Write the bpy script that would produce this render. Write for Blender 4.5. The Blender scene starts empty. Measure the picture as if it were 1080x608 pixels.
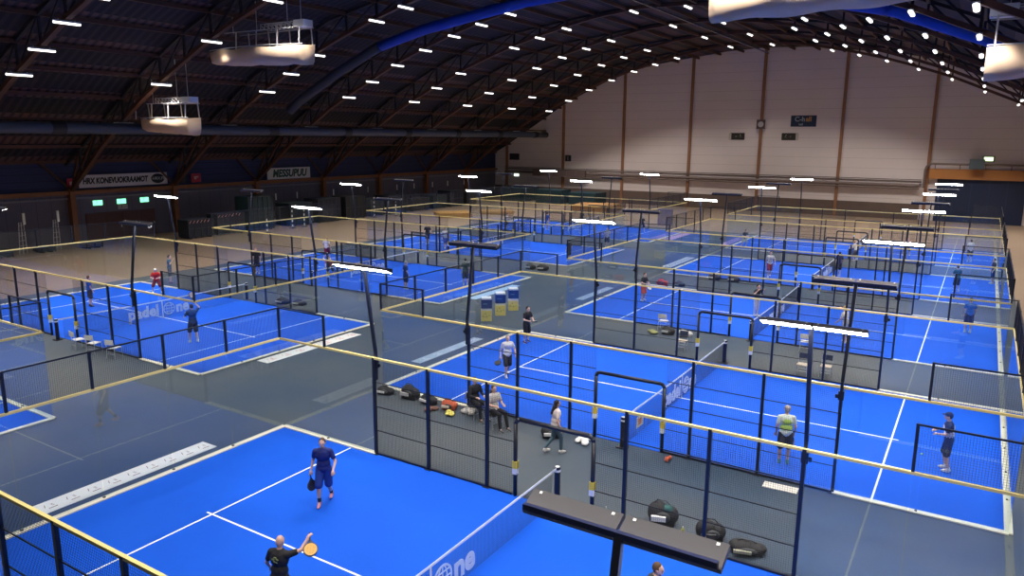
import bpy, bmesh, math, random
from mathutils import Vector, Matrix
random.seed(7)
C = bpy.context.scene.collection
PI = math.pi

# ------------------------------------------------------------------ materials
MATS = {}
def mat(name, col, rough=0.6, metal=0.0, noise=None, scale=4.0, emit=None, strength=0.0, spec=0.5, bump=0.0):
    if name in MATS: return MATS[name]
    m = bpy.data.materials.new(name); m.use_nodes = True
    nt = m.node_tree; b = nt.nodes['Principled BSDF']
    b.inputs['Base Color'].default_value = (*col, 1)
    b.inputs['Roughness'].default_value = rough
    b.inputs['Metallic'].default_value = metal
    b.inputs['Specular IOR Level'].default_value = spec
    if noise:
        tc = nt.nodes.new('ShaderNodeTexCoord'); n = nt.nodes.new('ShaderNodeTexNoise'); r = nt.nodes.new('ShaderNodeMix'); r.data_type = 'RGBA'
        n.inputs['Scale'].default_value = scale; n.inputs['Detail'].default_value = 6
        nt.links.new(tc.outputs['Object'], n.inputs['Vector'])
        nt.links.new(n.outputs['Fac'], r.inputs['Factor'])
        r.inputs['A'].default_value = (*col, 1); r.inputs['B'].default_value = (*noise, 1)
        nt.links.new(r.outputs['Result'], b.inputs['Base Color'])
        if bump:
            bp = nt.nodes.new('ShaderNodeBump'); bp.inputs['Strength'].default_value = bump
            nt.links.new(n.outputs['Fac'], bp.inputs['Height']); nt.links.new(bp.outputs['Normal'], b.inputs['Normal'])
    if emit:
        b.inputs['Emission Color'].default_value = (*emit, 1); b.inputs['Emission Strength'].default_value = strength
    MATS[name] = m
    return m

def glass_mat():
    m = bpy.data.materials.new('court_glass'); m.use_nodes = True; nt = m.node_tree; nt.nodes.clear()
    N = nt.nodes.new; L = nt.links.new
    out = N('ShaderNodeOutputMaterial'); mix = N('ShaderNodeMixShader'); tr = N('ShaderNodeBsdfTransparent'); gl = N('ShaderNodeBsdfGlossy')
    tr.inputs['Color'].default_value = (0.93, 0.965, 0.98, 1)
    gl.inputs['Roughness'].default_value = 0.0; gl.inputs['Color'].default_value = (1, 1, 1, 1)
    geo = N('ShaderNodeNewGeometry'); dot = N('ShaderNodeVectorMath'); dot.operation = 'DOT_PRODUCT'
    L(geo.outputs['Incoming'], dot.inputs[0]); L(geo.outputs['Normal'], dot.inputs[1])
    ab = N('ShaderNodeMath'); ab.operation = 'ABSOLUTE'; L(dot.outputs['Value'], ab.inputs[0])
    om = N('ShaderNodeMath'); om.operation = 'SUBTRACT'; om.inputs[0].default_value = 1.0; L(ab.outputs[0], om.inputs[1])
    pw = N('ShaderNodeMath'); pw.operation = 'POWER'; L(om.outputs[0], pw.inputs[0]); pw.inputs[1].default_value = 5.0
    ma = N('ShaderNodeMath'); ma.operation = 'MULTIPLY_ADD'; L(pw.outputs[0], ma.inputs[0]); ma.inputs[1].default_value = 0.95; ma.inputs[2].default_value = 0.05
    ma.use_clamp = True
    L(ma.outputs[0], mix.inputs['Fac']); L(tr.outputs[0], mix.inputs[1]); L(gl.outputs[0], mix.inputs[2]); L(mix.outputs[0], out.inputs['Surface'])
    return m

def panel_mat(name, base, line, pitch_u, pitch_v, lw, noise, rough=0.75):
    """flat panels with thin seams every pitch (object coordinates along the mesh UV map in metres)"""
    m = bpy.data.materials.new(name); m.use_nodes = True; nt = m.node_tree; b = nt.nodes['Principled BSDF']
    N = nt.nodes.new; L = nt.links.new
    uv = N('ShaderNodeUVMap'); uv.uv_map = 'UVMap'; sep = N('ShaderNodeSeparateXYZ'); L(uv.outputs['UV'], sep.inputs[0])
    facs = []
    for ax, p in (('X', pitch_u), ('Y', pitch_v)):
        if not p: continue
        d = N('ShaderNodeMath'); d.operation = 'DIVIDE'; L(sep.outputs[ax], d.inputs[0]); d.inputs[1].default_value = p
        f = N('ShaderNodeMath'); f.operation = 'FRACT'; L(d.outputs[0], f.inputs[0])
        c = N('ShaderNodeMath'); c.operation = 'LESS_THAN'; L(f.outputs[0], c.inputs[0]); c.inputs[1].default_value = lw / p
        facs.append(c)
    f = facs[0]
    if len(facs) == 2:
        mx = N('ShaderNodeMath'); mx.operation = 'MAXIMUM'; L(facs[0].outputs[0], mx.inputs[0]); L(facs[1].outputs[0], mx.inputs[1]); f = mx
    tc = N('ShaderNodeTexCoord'); n = N('ShaderNodeTexNoise'); n.inputs['Scale'].default_value = 0.25; n.inputs['Detail'].default_value = 5
    L(tc.outputs['Object'], n.inputs['Vector'])
    a = N('ShaderNodeMix'); a.data_type = 'RGBA'; a.inputs['A'].default_value = (*base, 1); a.inputs['B'].default_value = (*noise, 1); L(n.outputs['Fac'], a.inputs['Factor'])
    q = N('ShaderNodeMix'); q.data_type = 'RGBA'; L(a.outputs['Result'], q.inputs['A']); q.inputs['B'].default_value = (*line, 1); L(f.outputs[0], q.inputs['Factor'])
    L(q.outputs['Result'], b.inputs['Base Color']); b.inputs['Roughness'].default_value = rough
    return m

def roof_mat():
    m = bpy.data.materials.new('roof_decking'); m.use_nodes = True; nt = m.node_tree; b = nt.nodes['Principled BSDF']
    N = nt.nodes.new; L = nt.links.new
    uv = N('ShaderNodeUVMap'); uv.uv_map = 'UVMap'; sep = N('ShaderNodeSeparateXYZ'); L(uv.outputs['UV'], sep.inputs[0])
    def frac(ax, p, thr):
        d = N('ShaderNodeMath'); d.operation = 'DIVIDE'; L(sep.outputs[ax], d.inputs[0]); d.inputs[1].default_value = p
        f = N('ShaderNodeMath'); f.operation = 'FRACT'; L(d.outputs[0], f.inputs[0])
        c = N('ShaderNodeMath'); c.operation = 'LESS_THAN'; L(f.outputs[0], c.inputs[0]); c.inputs[1].default_value = thr
        return c
    band = frac('X', 3.25, 0.36); rib = frac('Y', 0.62, 0.42)
    n = N('ShaderNodeTexNoise'); n.inputs['Scale'].default_value = 0.35; tc = N('ShaderNodeTexCoord'); L(tc.outputs['Object'], n.inputs['Vector'])
    dark = N('ShaderNodeMix'); dark.data_type = 'RGBA'; dark.inputs['A'].default_value = (0.007, 0.010, 0.026, 1); dark.inputs['B'].default_value = (0.036, 0.030, 0.045, 1); L(rib.outputs[0], dark.inputs['Factor'])
    brown = N('ShaderNodeMix'); brown.data_type = 'RGBA'; brown.inputs['A'].default_value = (0.15, 0.085, 0.085, 1); brown.inputs['B'].default_value = (0.055, 0.032, 0.042, 1); L(rib.outputs[0], brown.inputs['Factor'])
    q = N('ShaderNodeMix'); q.data_type = 'RGBA'; L(dark.outputs['Result'], q.inputs['A']); L(brown.outputs['Result'], q.inputs['B']); L(band.outputs[0], q.inputs['Factor'])
    w = N('ShaderNodeMix'); w.data_type = 'RGBA'; w.blend_type = 'MULTIPLY'; w.inputs['Factor'].default_value = 0.6
    L(q.outputs['Result'], w.inputs['A']); L(n.outputs['Color'], w.inputs['B'])
    L(w.outputs['Result'], b.inputs['Base Color']); b.inputs['Roughness'].default_value = 0.85
    return m

def carpet_mat():
    m = bpy.data.materials.new('grey_carpet'); m.use_nodes = True; nt = m.node_tree; b = nt.nodes['Principled BSDF']
    N = nt.nodes.new; L = nt.links.new
    tc = N('ShaderNodeTexCoord'); n1 = N('ShaderNodeTexNoise'); n1.inputs['Scale'].default_value = 0.09; n1.inputs['Detail'].default_value = 7
    n2 = N('ShaderNodeTexNoise'); n2.inputs['Scale'].default_value = 60; L(tc.outputs['Object'], n1.inputs['Vector']); L(tc.outputs['Object'], n2.inputs['Vector'])
    ramp = N('ShaderNodeValToRGB'); ramp.color_ramp.elements[0].position = 0.35; ramp.color_ramp.elements[0].color = (0.024, 0.052, 0.10, 1)  # blue end: carpet's own grey-blue plus glass reflection painted into the colour
    ramp.color_ramp.elements[1].position = 0.62; ramp.color_ramp.elements[1].color = (0.092, 0.104, 0.112, 1)
    L(n1.outputs['Fac'], ramp.inputs['Fac'])
    mx = N('ShaderNodeMix'); mx.data_type = 'RGBA'; mx.blend_type = 'OVERLAY'; mx.inputs['Factor'].default_value = 0.35
    L(ramp.outputs['Color'], mx.inputs['A']); L(n2.outputs['Color'], mx.inputs['B'])
    L(mx.outputs['Result'], b.inputs['Base Color']); b.inputs['Roughness'].default_value = 0.6; b.inputs['Specular IOR Level'].default_value = 0.25
    return m

STEEL = mat('black_steel', (0.012, 0.014, 0.025), 0.35)
WIRE = mat('black_wire', (0.015, 0.016, 0.022), 0.5)
RAILY = mat('cream_yellow_rail', (0.82, 0.68, 0.26), 0.45)
FOOT = mat('cream_floor_strip', (0.78, 0.76, 0.62), 0.6)
GLASS = glass_mat()
WHITE = mat('white_paint', (0.85, 0.87, 0.88), 0.5)
WHITEP = mat('white_plastic', (0.78, 0.78, 0.76), 0.4)
TURF = mat('blue_turf', (0.002, 0.074, 0.56), 0.75, noise=(0.003, 0.108, 0.74), scale=0.35, spec=0.2)
LINE = mat('turf_line_white', (0.88, 0.92, 0.95), 0.7)
CARPET = carpet_mat()
FLOORM = mat('brown_hall_floor', (0.21, 0.145, 0.10), 0.45, noise=(0.31, 0.225, 0.155), scale=0.12)
WOOD = mat('glulam_wood', (0.30, 0.12, 0.05), 0.6, noise=(0.20, 0.08, 0.035), scale=1.5)
WOODR = mat('truss_wood', (0.12, 0.048, 0.028), 0.65, noise=(0.055, 0.024, 0.02), scale=1.2)
DARKW = mat('truss_dark', (0.016, 0.014, 0.022), 0.7)
LAMP = mat('lamp_face', (1, 1, 1), 0.5, emit=(1.0, 0.98, 0.96), strength=62)
CLAMP = mat('ceiling_lamp_face', (1, 1, 1), 0.5, emit=(1.0, 0.95, 0.90), strength=2.5)
YTAG = mat('yellow_pad', (0.80, 0.60, 0.06), 0.5)
SKIN = mat('skin', (0.72, 0.44, 0.34), 0.55)
NAVY = mat('navy', (0.008, 0.016, 0.07), 0.6)

# ------------------------------------------------------------------ mesh helpers
def box(bm, lo, hi):
    x0, y0, z0 = lo; x1, y1, z1 = hi
    v = [bm.verts.new(p) for p in ((x0,y0,z0),(x1,y0,z0),(x1,y1,z0),(x0,y1,z0),(x0,y0,z1),(x1,y0,z1),(x1,y1,z1),(x0,y1,z1))]
    for f in ((0,3,2,1),(4,5,6,7),(0,1,5,4),(1,2,6,5),(2,3,7,6),(3,0,4,7)): bm.faces.new([v[i] for i in f])
    return v
def basis(d):
    d = d.normalized(); a = Vector((0,0,1)) if abs(d.z) < 0.9 else Vector((1,0,0))
    u = d.cross(a).normalized(); w = u.cross(d).normalized(); return d, u, w
def bar(bm, p, q, w, h=None, n=4):
    """straight bar from p to q, section w x h (n=4) or round (n>4, w = diameter)"""
    p, q = Vector(p), Vector(q); h = h or w; d, u, v = basis(q - p)
    rings = []
    for c in (p, q):
        ring = []
        for i in range(n):
            if n == 4:
                sx, sy = ((-1,-1),(1,-1),(1,1),(-1,1))[i]; o = u*(sx*w/2) + v*(sy*h/2)
            else:
                a = 2*PI*i/n; o = u*(math.cos(a)*w/2) + v*(math.sin(a)*h/2)
            ring.append(bm.verts.new(c + o))
        rings.append(ring)
    for i in range(n):
        j = (i+1) % n; bm.faces.new((rings[0][i], rings[0][j], rings[1][j], rings[1][i]))
    bm.faces.new(rings[0][::-1]); bm.faces.new(rings[1])
def tube(bm, pts, r, n=8):
    pts = [Vector(p) for p in pts]
    for a, b in zip(pts, pts[1:]): bar(bm, a, b, 2*r, 2*r, n)
def ball(bm, c, r, sub=2, rot=None):
    """ellipsoid; r may be a 3-tuple"""
    if not isinstance(r, (tuple, list)): r = (r, r, r)
    M = Matrix.Translation(Vector(c)) @ (rot.to_4x4() if rot else Matrix.Identity(4)) @ Matrix.Diagonal((*r, 1))
    bmesh.ops.create_icosphere(bm, subdivisions=sub, radius=1.0, matrix=M)
def cone(bm, p, q, r1, r2, n=12):
    p, q = Vector(p), Vector(q)
    if (q-p).length < 1e-4: return
    d, u, v = basis(q - p); R = []
    for c, r in ((p, r1), (q, r2)):
        R.append([bm.verts.new(c + u*math.cos(2*PI*i/n)*r + v*math.sin(2*PI*i/n)*r) for i in range(n)])
    for i in range(n):
        j = (i+1) % n; bm.faces.new((R[0][i], R[0][j], R[1][j], R[1][i]))
    bm.faces.new(R[0][::-1]); bm.faces.new(R[1])
def cap(bm, p, q, r1, r2):
    ball(bm, p, r1, 2); ball(bm, q, r2, 2); cone(bm, p, q, r1, r2)
def mk(bm, name='m', smooth=False):
    me = bpy.data.meshes.new(name); bmesh.ops.recalc_face_normals(bm, faces=bm.faces); bm.to_mesh(me); bm.free()
    if smooth:
        for p in me.polygons: p.use_smooth = True
    return me
def obj(name, bm, m, parent=None, loc=None, rz=0.0, smooth=False, rot=None):
    me = bm if isinstance(bm, bpy.types.Mesh) else mk(bm, name, smooth)
    if m is not None and not me.materials: me.materials.append(m)
    o = bpy.data.objects.new(name, me); C.objects.link(o)
    if parent is not None: o.parent = parent
    if loc is not None: o.location = loc
    if rot is not None: o.rotation_euler = rot
    elif rz: o.rotation_euler = (0, 0, rz)
    return o
def tag(o, label=None, cat=None, group=None, kind=None):
    if label: o['label'] = label
    if cat: o['category'] = cat
    if group: o['group'] = group
    if kind: o['kind'] = kind
    return o
def thing(name, label, cat, loc=(0,0,0), rz=0.0, group=None):
    o = bpy.data.objects.new(name, None); C.objects.link(o); o.location = loc; o.rotation_euler = (0,0,rz)
    return tag(o, label, cat, group)
def struct(name, bm, m, **k): return tag(obj(name, bm, m, **k), kind='structure')
def bms(*boxes):
    bm = bmesh.new()
    for lo, hi in boxes: box(bm, lo, hi)
    return bm
TEXTS = {}
def text(name, body, size, m, parent, loc, rot, offset=0.0, extr=0.004, shear=0.0, align='CENTER', xs=1.0):
    key = (body, size, m.name, offset, shear, align)
    if key not in TEXTS:
        cu = bpy.data.curves.new(name, 'FONT'); cu.body = body; cu.size = size; cu.align_x = align; cu.align_y = 'CENTER'
        cu.offset = offset; cu.extrude = extr; cu.shear = shear; cu.resolution_u = 4
        t_ = bpy.data.objects.new('t', cu); me = bpy.data.meshes.new_from_object(t_); me.materials.clear(); me.materials.append(m)
        bpy.data.objects.remove(t_); TEXTS[key] = me
    o = bpy.data.objects.new(name, TEXTS[key]); C.objects.link(o); o.parent = parent; o.location = loc; o.rotation_euler = rot; o.scale = (xs, 1, 1)
    return o

# ------------------------------------------------------------------ hall shell
XC = -6.75; XL = -48.6; XR = 35.1; YN = -14.0; YB = 96.5
ROOF = [(0,20.95),(5,20.75),(9.9,20.15),(15,19.5),(19.8,18.5),(24.6,16.6),(29.5,14.3),(34.5,11.3),(39.8,8.1),(41.85,7.0)]
CH = [(0,20.6),(2.45,20.55),(6,20.15),(9.1,19.55),(11.95,18.9),(14.8,18.15),(17.95,17.15),(21.2,16.0),(24.3,14.65),(27.35,13.3),(30,12.0),(32.65,10.45),(36,8.4),(39.5,5.9),(41.3,4.6)]
def prof(P, d):
    for (a, za), (b, zb) in zip(P, P[1:]):
        if a <= d <= b: return za + (zb-za)*(d-a)/(b-a)
    return P[-1][1]

struct('floor', bms(((XL-1, YN-1, -0.3), (XR+1, YB+1, 0.0))), FLOORM)
struct('floor_carpet', bms(((-28.6, -13.9, 0.001), (20.9, 70.6, 0.008))), CARPET)

def uvquad_sheet(pts2, uvs, thick, name):
    pass
def sheet_yz(name, rows, y0, y1, th, m):
    """roof: profile rows [(x,z,u)], extruded in y, thickness th upward, UV in metres (u = arc length, v = y)"""
    bm = bmesh.new(); uvl = bm.loops.layers.uv.new('UVMap')
    lo = [(bm.verts.new((x, y0, z)), bm.verts.new((x, y1, z))) for x, z, u in rows]
    hi = [(bm.verts.new((x, y0, z+th)), bm.verts.new((x, y1, z+th))) for x, z, u in rows]
    for i in range(len(rows)-1):
        for A in (lo, hi):
            f = bm.faces.new((A[i][0], A[i+1][0], A[i+1][1], A[i][1]))
            for l, (u, v) in zip(f.loops, ((rows[i][2], y0), (rows[i+1][2], y0), (rows[i+1][2], y1), (rows[i][2], y1))): l[uvl].uv = (u, v)
        for k in (0, 1): bm.faces.new((lo[i][k], lo[i+1][k], hi[i+1][k], hi[i][k]))
    for i in (0, -1): bm.faces.new((lo[i][0], lo[i][1], hi[i][1], hi[i][0]))
    me = bpy.data.meshes.new(name); bm.to_mesh(me); bm.free(); me.materials.append(m)
    return me
rows = []
full = [(-d, z) for d, z in ROOF[::-1]] + ROOF[1:]
fine = []
for (a, za), (b, zb) in zip(full, full[1:]):
    for k in range(4): fine.append((a+(b-a)*k/4, za+(zb-za)*k/4))
fine.append(full[-1]); u = 0; prev = None
for d, z in fine:
    if prev: u += math.hypot(d-prev[0], z-prev[1])
    rows.append((XC+d, z, u)); prev = (d, z)
struct('ceiling', sheet_yz('ceiling', rows, YN-0.5, YB+0.5, 0.3, roof_mat()), None)

def wall_sheet(name, poly, axis, pos, th, m):
    """vertical wall from a 2-D outline (a, z) in the plane axis=pos, UV in metres"""
    bm = bmesh.new(); uvl = bm.loops.layers.uv.new('UVMap')
    def P(a, z, p): return (p, a, z) if axis == 'x' else (a, p, z)
    f0 = [bm.verts.new(P(a, z, pos)) for a, z in poly]; f1 = [bm.verts.new(P(a, z, pos+th)) for a, z in poly]
    F = [bm.faces.new(f0), bm.faces.new(f1[::-1])]
    for f, q in ((F[0], poly), (F[1], poly[::-1])):
        for l, (a, z) in zip(f.loops, q): l[uvl].uv = (a, z)
    n = len(poly)
    for i in range(n): bm.faces.new((f0[i], f0[(i+1)%n], f1[(i+1)%n], f1[i]))
    return obj_me(name, bm, m)
def obj_me(name, bm, m):
    me = mk(bm, name); me.materials.append(m); o = bpy.data.objects.new(name, me); C.objects.link(o); return tag(o, kind='structure')
BACKM = panel_mat('back_wall_panels', (0.72, 0.64, 0.62), (0.56, 0.49, 0.47), 0, 1.2, 0.04, (0.80, 0.72, 0.70))
DKM = panel_mat('grey_cladding', (0.13, 0.13, 0.19), (0.08, 0.08, 0.12), 1.2, 0, 0.04, (0.15, 0.14, 0.19))
NVM = panel_mat('navy_cladding', (0.022, 0.035, 0.12), (0.01, 0.014, 0.04), 0, 0.6, 0.04, (0.03, 0.04, 0.10))
arch_poly = [(XL, 0), (XR, 0)] + [(XC+d, z+0.1) for d, z in ROOF[::-1]] + [(XC-d, z+0.1) for d, z in ROOF[1:]]
wall_sheet('wall_back', arch_poly, 'y', YB, 0.3, BACKM)
wall_sheet('wall_front', arch_poly, 'y', YN, -0.3, DKM)
wall_sheet('wall_left', [(YN, 0), (YB, 0), (YB, 4.3), (YN, 4.3)], 'x', XL, -0.3, DKM)
wall_sheet('wall_left_upper', [(YN, 4.3), (YB, 4.3), (YB, 7.2), (YN, 7.2)], 'x', XL, -0.3, NVM)
wall_sheet('wall_right', [(YN, 0), (YB, 0), (YB, 7.2), (YN, 7.2)], 'x', XR, 0.3, DKM)
struct('baseboard_back', bms(((XL, YB-0.12, 0), (12.2, YB-0.001, 1.9))), mat('plinth_brown', (0.17, 0.12, 0.10), 0.7, noise=(0.12,0.085,0.075), scale=0.8))

ARCH = [-0.2, 9.6, 19.4, 29.2, 39.0, 48.8, 58.6, 68.4, 78.2, 88.0]
def arch_mesh():
    bm = bmesh.new()
    pts = [(-d, z) for d, z in CH[::-1]] + CH[1:]
    for (a, za), (b, zb) in zip(pts, pts[1:]): bar(bm, (XC+a, 0, za), (XC+b, 0, zb), 0.34, 0.26)
    return mk(bm)
def web_mesh():
    bm = bmesh.new(); ds = [6, 9.1, 11.95, 14.8, 17.95, 21.2, 24.3, 27.35, 30, 32.65, 36, 39.5]
    for s in (-1, 1):
        for d in ds:
            bar(bm, (XC+s*d, 0, prof(CH, d)), (XC+s*d, 0, prof(ROOF, d)-0.2), 0.14)
        for d0, d1 in zip(ds, ds[1:]):
            bar(bm, (XC+s*d0, 0, prof(ROOF, d0)-0.25), (XC+s*d1, 0, prof(CH, d1)), 0.12)
        t = [(d, prof(ROOF, d)-0.22) for d, z in ROOF]
        for (a, za), (b, zb) in zip(t, t[1:]): bar(bm, (XC+s*a, 0, za), (XC+s*b, 0, zb), 0.2, 0.2)
    return mk(bm)
AM, WM = arch_mesh(), web_mesh()
AM.materials.append(WOODR); WM.materials.append(DARKW)
for i, y in enumerate(ARCH):
    a = struct('arch_beam', AM, None, loc=(0, y, 0)); obj('truss_web', WM, None, a)
    for s, xx in ((-1, XL+0.32), (1, XR-0.32)):
        struct('column', bms(((xx-0.3, y-0.22, 0), (xx+0.3, y+0.22, 4.7))), WOOD)
        bm = bmesh.new(); bar(bm, (xx-s*0.1, y, 4.6), (XC+s*36.5, y, prof(ROOF, 36.5)-0.3), 0.16); bar(bm, (xx-s*0.1, y, 4.4), (XC+s*39.6, y, 7.9), 0.14)
        # longitudinal knee braces to the eave beam
        bar(bm, (xx-s*0.2, y, 4.6), (xx-s*0.2, y+2.4, 7.0), 0.14); bar(bm, (xx-s*0.2, y, 4.6), (xx-s*0.2, y-2.4, 7.0), 0.14)
        struct('brace_beam', bm, WOODR)
for s, xx in ((-1, XL), (1, XR)):
    for z0, hh, dd, mm in ((4.2, 0.34, 0.42, WOOD), (6.9, 0.3, 0.3, WOODR), (3.78, 0.14, 0.2, mat('grey_pipe', (0.2, 0.2, 0.24), 0.4))):
        x0, x1 = sorted((xx, xx - s*dd))
        struct('eave_beam', bms(((x0, YN, z0), (x1, YB, z0+hh))), mm)
for d in (0, 3.2, 6.2, 9.1, 11.95, 14.8, 17.95, 21.2, 24.3, 27.35, 30, 32.65, 36, 39):
    for s in ((1,) if d == 0 else (1, -1)):
        z = prof(ROOF, d) - 0.2
        struct('purlin_beam', bms(((XC+s*d-0.09, YN, z-0.16), (XC+s*d+0.09, YB, z+0.1))), WOODR)
        if d == 32.65:
            z = prof(CH, d)
            struct('tie_beam', bms(((XC+s*d-0.08, YN, z-0.12), (XC+s*d+0.08, YB, z+0.06))), WOODR)
# ridge track
struct('ridge_beam', bms(((XC-0.08, YN, 20.15), (XC+0.08, YB, 20.3))), mat('track_metal', (0.25, 0.27, 0.33), 0.25, metal=0.8))
# back wall posts
for i, x in enumerate((-46.3, -36.2, -26.4, -16.5, -7.0, 2.85, 12.7, 32.0)):
    zt = prof(ROOF, abs(x-XC)) - 0.05
    struct('wall_post_trim', bms(((x-0.17, YB-0.3, 0), (x+0.17, YB-0.001, zt))), mat('post_wood', (0.36, 0.17, 0.08), 0.6, noise=(0.24, 0.11, 0.06), scale=0.6))

# ------------------------------------------------------------------ ceiling lights
def copy_tree(o, parent=None):
    c = o.copy(); C.objects.link(c); c.parent = parent
    for ch in list(o.children): copy_tree(ch, c)
    return c
CR = ((0.84732961,0.53101095,0.00773957),(-0.11111627,0.16301858,0.98034592),(0.51931272,-0.83153611,0.19713443))
CP = Vector((18.5622671,-5.71020549,9.35900952)); FPX = 789.6375
def inview(p, m=12):
    d = Vector(p) - CP; q = [sum(r[i]*d[i] for i in range(3)) for r in CR]
    if q[2] >= -0.5: return False
    x = 540+FPX*q[0]/-q[2]; y = 304-FPX*q[1]/-q[2]
    return -m < x < 1080+m and -m < y < 608+m
ORD = ['first','second','third','fourth','fifth','sixth','seventh','eighth','ninth','tenth','eleventh','twelfth']
proto = None
SPOTW = 1450
dl = [32.65, 27.35, 24.3, 21.2, 17.95, 14.8, 11.95, 9.1, 2.45]
vis_arches = list(ARCH)
MISSING = {(3, -1, 24.3), (3, -1, 17.95), (4, -1, 17.95), (6, -1, 17.95)}
for ai, y in enumerate(vis_arches):
    for side in (-1, 1):
        for k, d in enumerate(dl):
            p = (XC+side*d, y, prof(CH, d)-0.28)
            if (ai, side, d) in MISSING: continue
            if ai > 2 and not inview(p, 150): continue
            place = 'signboard wall' if side < 0 else 'blue door side'
            lab = f'white ceiling tube light on {ORD[ai]} roof arch, {ORD[k]} up from the {place}'
            if proto is None:
                proto = thing('ceiling_light', lab, 'ceiling light', p, 0, 'tube lights along the roof arches')
                obj('housing', bms(((-0.13, -0.75, 0.03), (0.13, 0.75, 0.12)), ((-0.02, -0.5, 0.12), (0.02, -0.46, 0.2)), ((-0.02, 0.46, 0.12), (0.02, 0.5, 0.2))), mat('lamp_housing', (0.5, 0.5, 0.5), 0.5), proto)
                bm = bmesh.new(); bar(bm, (0, -0.76, -0.01), (0, 0.76, -0.01), 0.23, 0.14, 10); obj('diffuser', bm, CLAMP, proto)
                ld = bpy.data.lights.new('lamp_beam', 'SPOT'); ld.energy = SPOTW; ld.spot_size = math.radians(102); ld.spot_blend = 0.6; ld.shadow_soft_size = 0.25; ld.color = (1.0, 0.93, 0.86)
                lo_ = bpy.data.objects.new('lamp_beam', ld); C.objects.link(lo_); lo_.parent = proto; lo_.location = (0, 0, -0.1)
            else:
                c = copy_tree(proto); c.location = p; c['label'] = lab

# ------------------------------------------------------------------ court pieces
def wire_mesh(w, h, pitch=0.05, t=0.0045, rods=True):
    bm = bmesh.new(); n = int(round(w/pitch)); m_ = int(round(h/pitch))
    def rod(p, q, horiz):
        a = t/2
        for o in ():
            pass
        if horiz:
            (x0, z0), (x1, z1) = p, q
            v = [bm.verts.new(c) for c in ((x0,-a,z0),(x0,a,z0-a),(x0,a,z0+a),(x1,-a,z0),(x1,a,z0-a),(x1,a,z0+a))]
        else:
            (x0, z0), (x1, z1) = p, q
            v = [bm.verts.new(c) for c in ((x0,-a,z0),(x0-a,a,z0),(x0+a,a,z0),(x0,-a,z1),(x0-a,a,z1),(x0+a,a,z1))]
        for f in ((0,1,4,3),(1,2,5,4),(2,0,3,5)): bm.faces.new([v[i] for i in f])
    for i in range(n+1): rod((w*i/n, 0), (w*i/n, h), False)
    for j in range(m_+1): rod((0, h*j/m_), (w, h*j/m_), True)
    if rods:
        for h_ in (0.71, 1.46, 2.21): bar(bm, (0, 0.012, h_), (w, 0.012, h_), 0.022)
    me = mk(bm); me.materials.append(WIRE); return me
WM2 = wire_mesh(1.94, 2.92); WMS = wire_mesh(0.86, 2.92); WMT = wire_mesh(1.94, 0.94, rods=False); WMD = wire_mesh(0.72, 2.92)
GL2 = mk(bms(((0.0, -0.006, 0), (1.98, 0.006, 2.93)))); GL2.materials.append(GLASS)
def post_me(h, w=0.08):
    bm = bms(((-w/2, -w/2, 0), (w/2, w/2, h)), ((-0.11, -0.09, 0), (0.11, 0.09, 0.015)))
    me = mk(bm); me.materials.append(STEEL); return me
P3, P4 = post_me(3.0), post_me(4.0, 0.06)
CLIP = mk(bms(((-0.03, -0.03, 0), (0.03, 0.03, 0.06)))); CLIP.materials.append(STEEL)
T4 = mk(bms(((0, -0.02, 0), (2.0, 0.02, 0.035)))); T4.materials.append(STEEL)
def portal_me(w, h=2.15):
    bm = bmesh.new(); r = 0.055
    pts = [(0, 0, 0), (0, 0, h-0.12), (0.04, 0, h-0.03), (0.13, 0, h), (w-0.13, 0, h), (w-0.04, 0, h-0.03), (w, 0, h-0.12), (w, 0, 0)]
    tube(bm, pts, r, 10); 
    for p in pts[1:-1]: ball(bm, p, r, 1)
    me = mk(bm, smooth=True); me.materials.append(STEEL); return me
PM = portal_me(2.25)
PADM = mk(bms(((-0.065, -0.065, 0.78), (0.065, 0.065, 0.98)))); PADM.materials.append(YTAG)
PADW = mk(bms(((-0.064, -0.064, 0.62), (0.064, 0.064, 0.78)))); PADW.materials.append(WHITE)
def rail_me(L, w=0.07, h=0.06):
    me = mk(bms(((0, -w/2, 0), (L, w/2, h)))); me.materials.append(RAILY); return me
RL20, RL10 = rail_me(20), rail_me(10)
FS4 = mk(bms(((0, -0.09, 0), (4, 0.09, 0.035)))); FS4.materials.append(FOOT)
FS10 = mk(bms(((0, -0.09, 0), (10, 0.09, 0.035)))); FS10.materials.append(FOOT)
BR12 = mk(bms(((0, -0.03, 0), (4.8, 0.03, 0.05)))); BR12.materials.append(STEEL)

def globe_me(r):
    bm = bmesh.new()
    def ring(f, n=28, w=0.035):
        P = [f(2*PI*i/n) for i in range(n+1)]
        for a, b in zip(P, P[1:]): bar(bm, (a[0], 0, a[1]), (b[0], 0, b[1]), 0.01, w)
    ring(lambda a: (math.cos(a)*r, math.sin(a)*r), w=0.05)
    ring(lambda a: (math.cos(a)*r*0.5, math.sin(a)*r), w=0.028)
    bar(bm, (0, 0, -r), (0, 0, r), 0.028, 0.01)
    for z in (-0.5, 0, 0.5):
        xx = math.sqrt(1-z*z)*r; bar(bm, (-xx, 0, z*r), (xx, 0, z*r), 0.01, 0.03)
    me = mk(bm); me.materials.append(LETTER); return me
LETTER = mat('net_lettering', (0.62, 0.72, 0.86), 0.6)
GLOBE = globe_me(0.30)
def net_me():
    bm = bmesh.new(); W = 10.0; t = 0.004
    def q(a, b, w): 
        bar(bm, a, b, w)
    for i in range(201): y = W*i/200; q((0, y, 0.02), (0, y, 0.84+0.04*abs(y-5)/5), t)
    for j in range(19): z = 0.02 + j*0.0455; q((0, 0, z), (0, W, z), t)
    me = mk(bm); me.materials.append(WIRE); return me
NETM = net_me()

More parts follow.
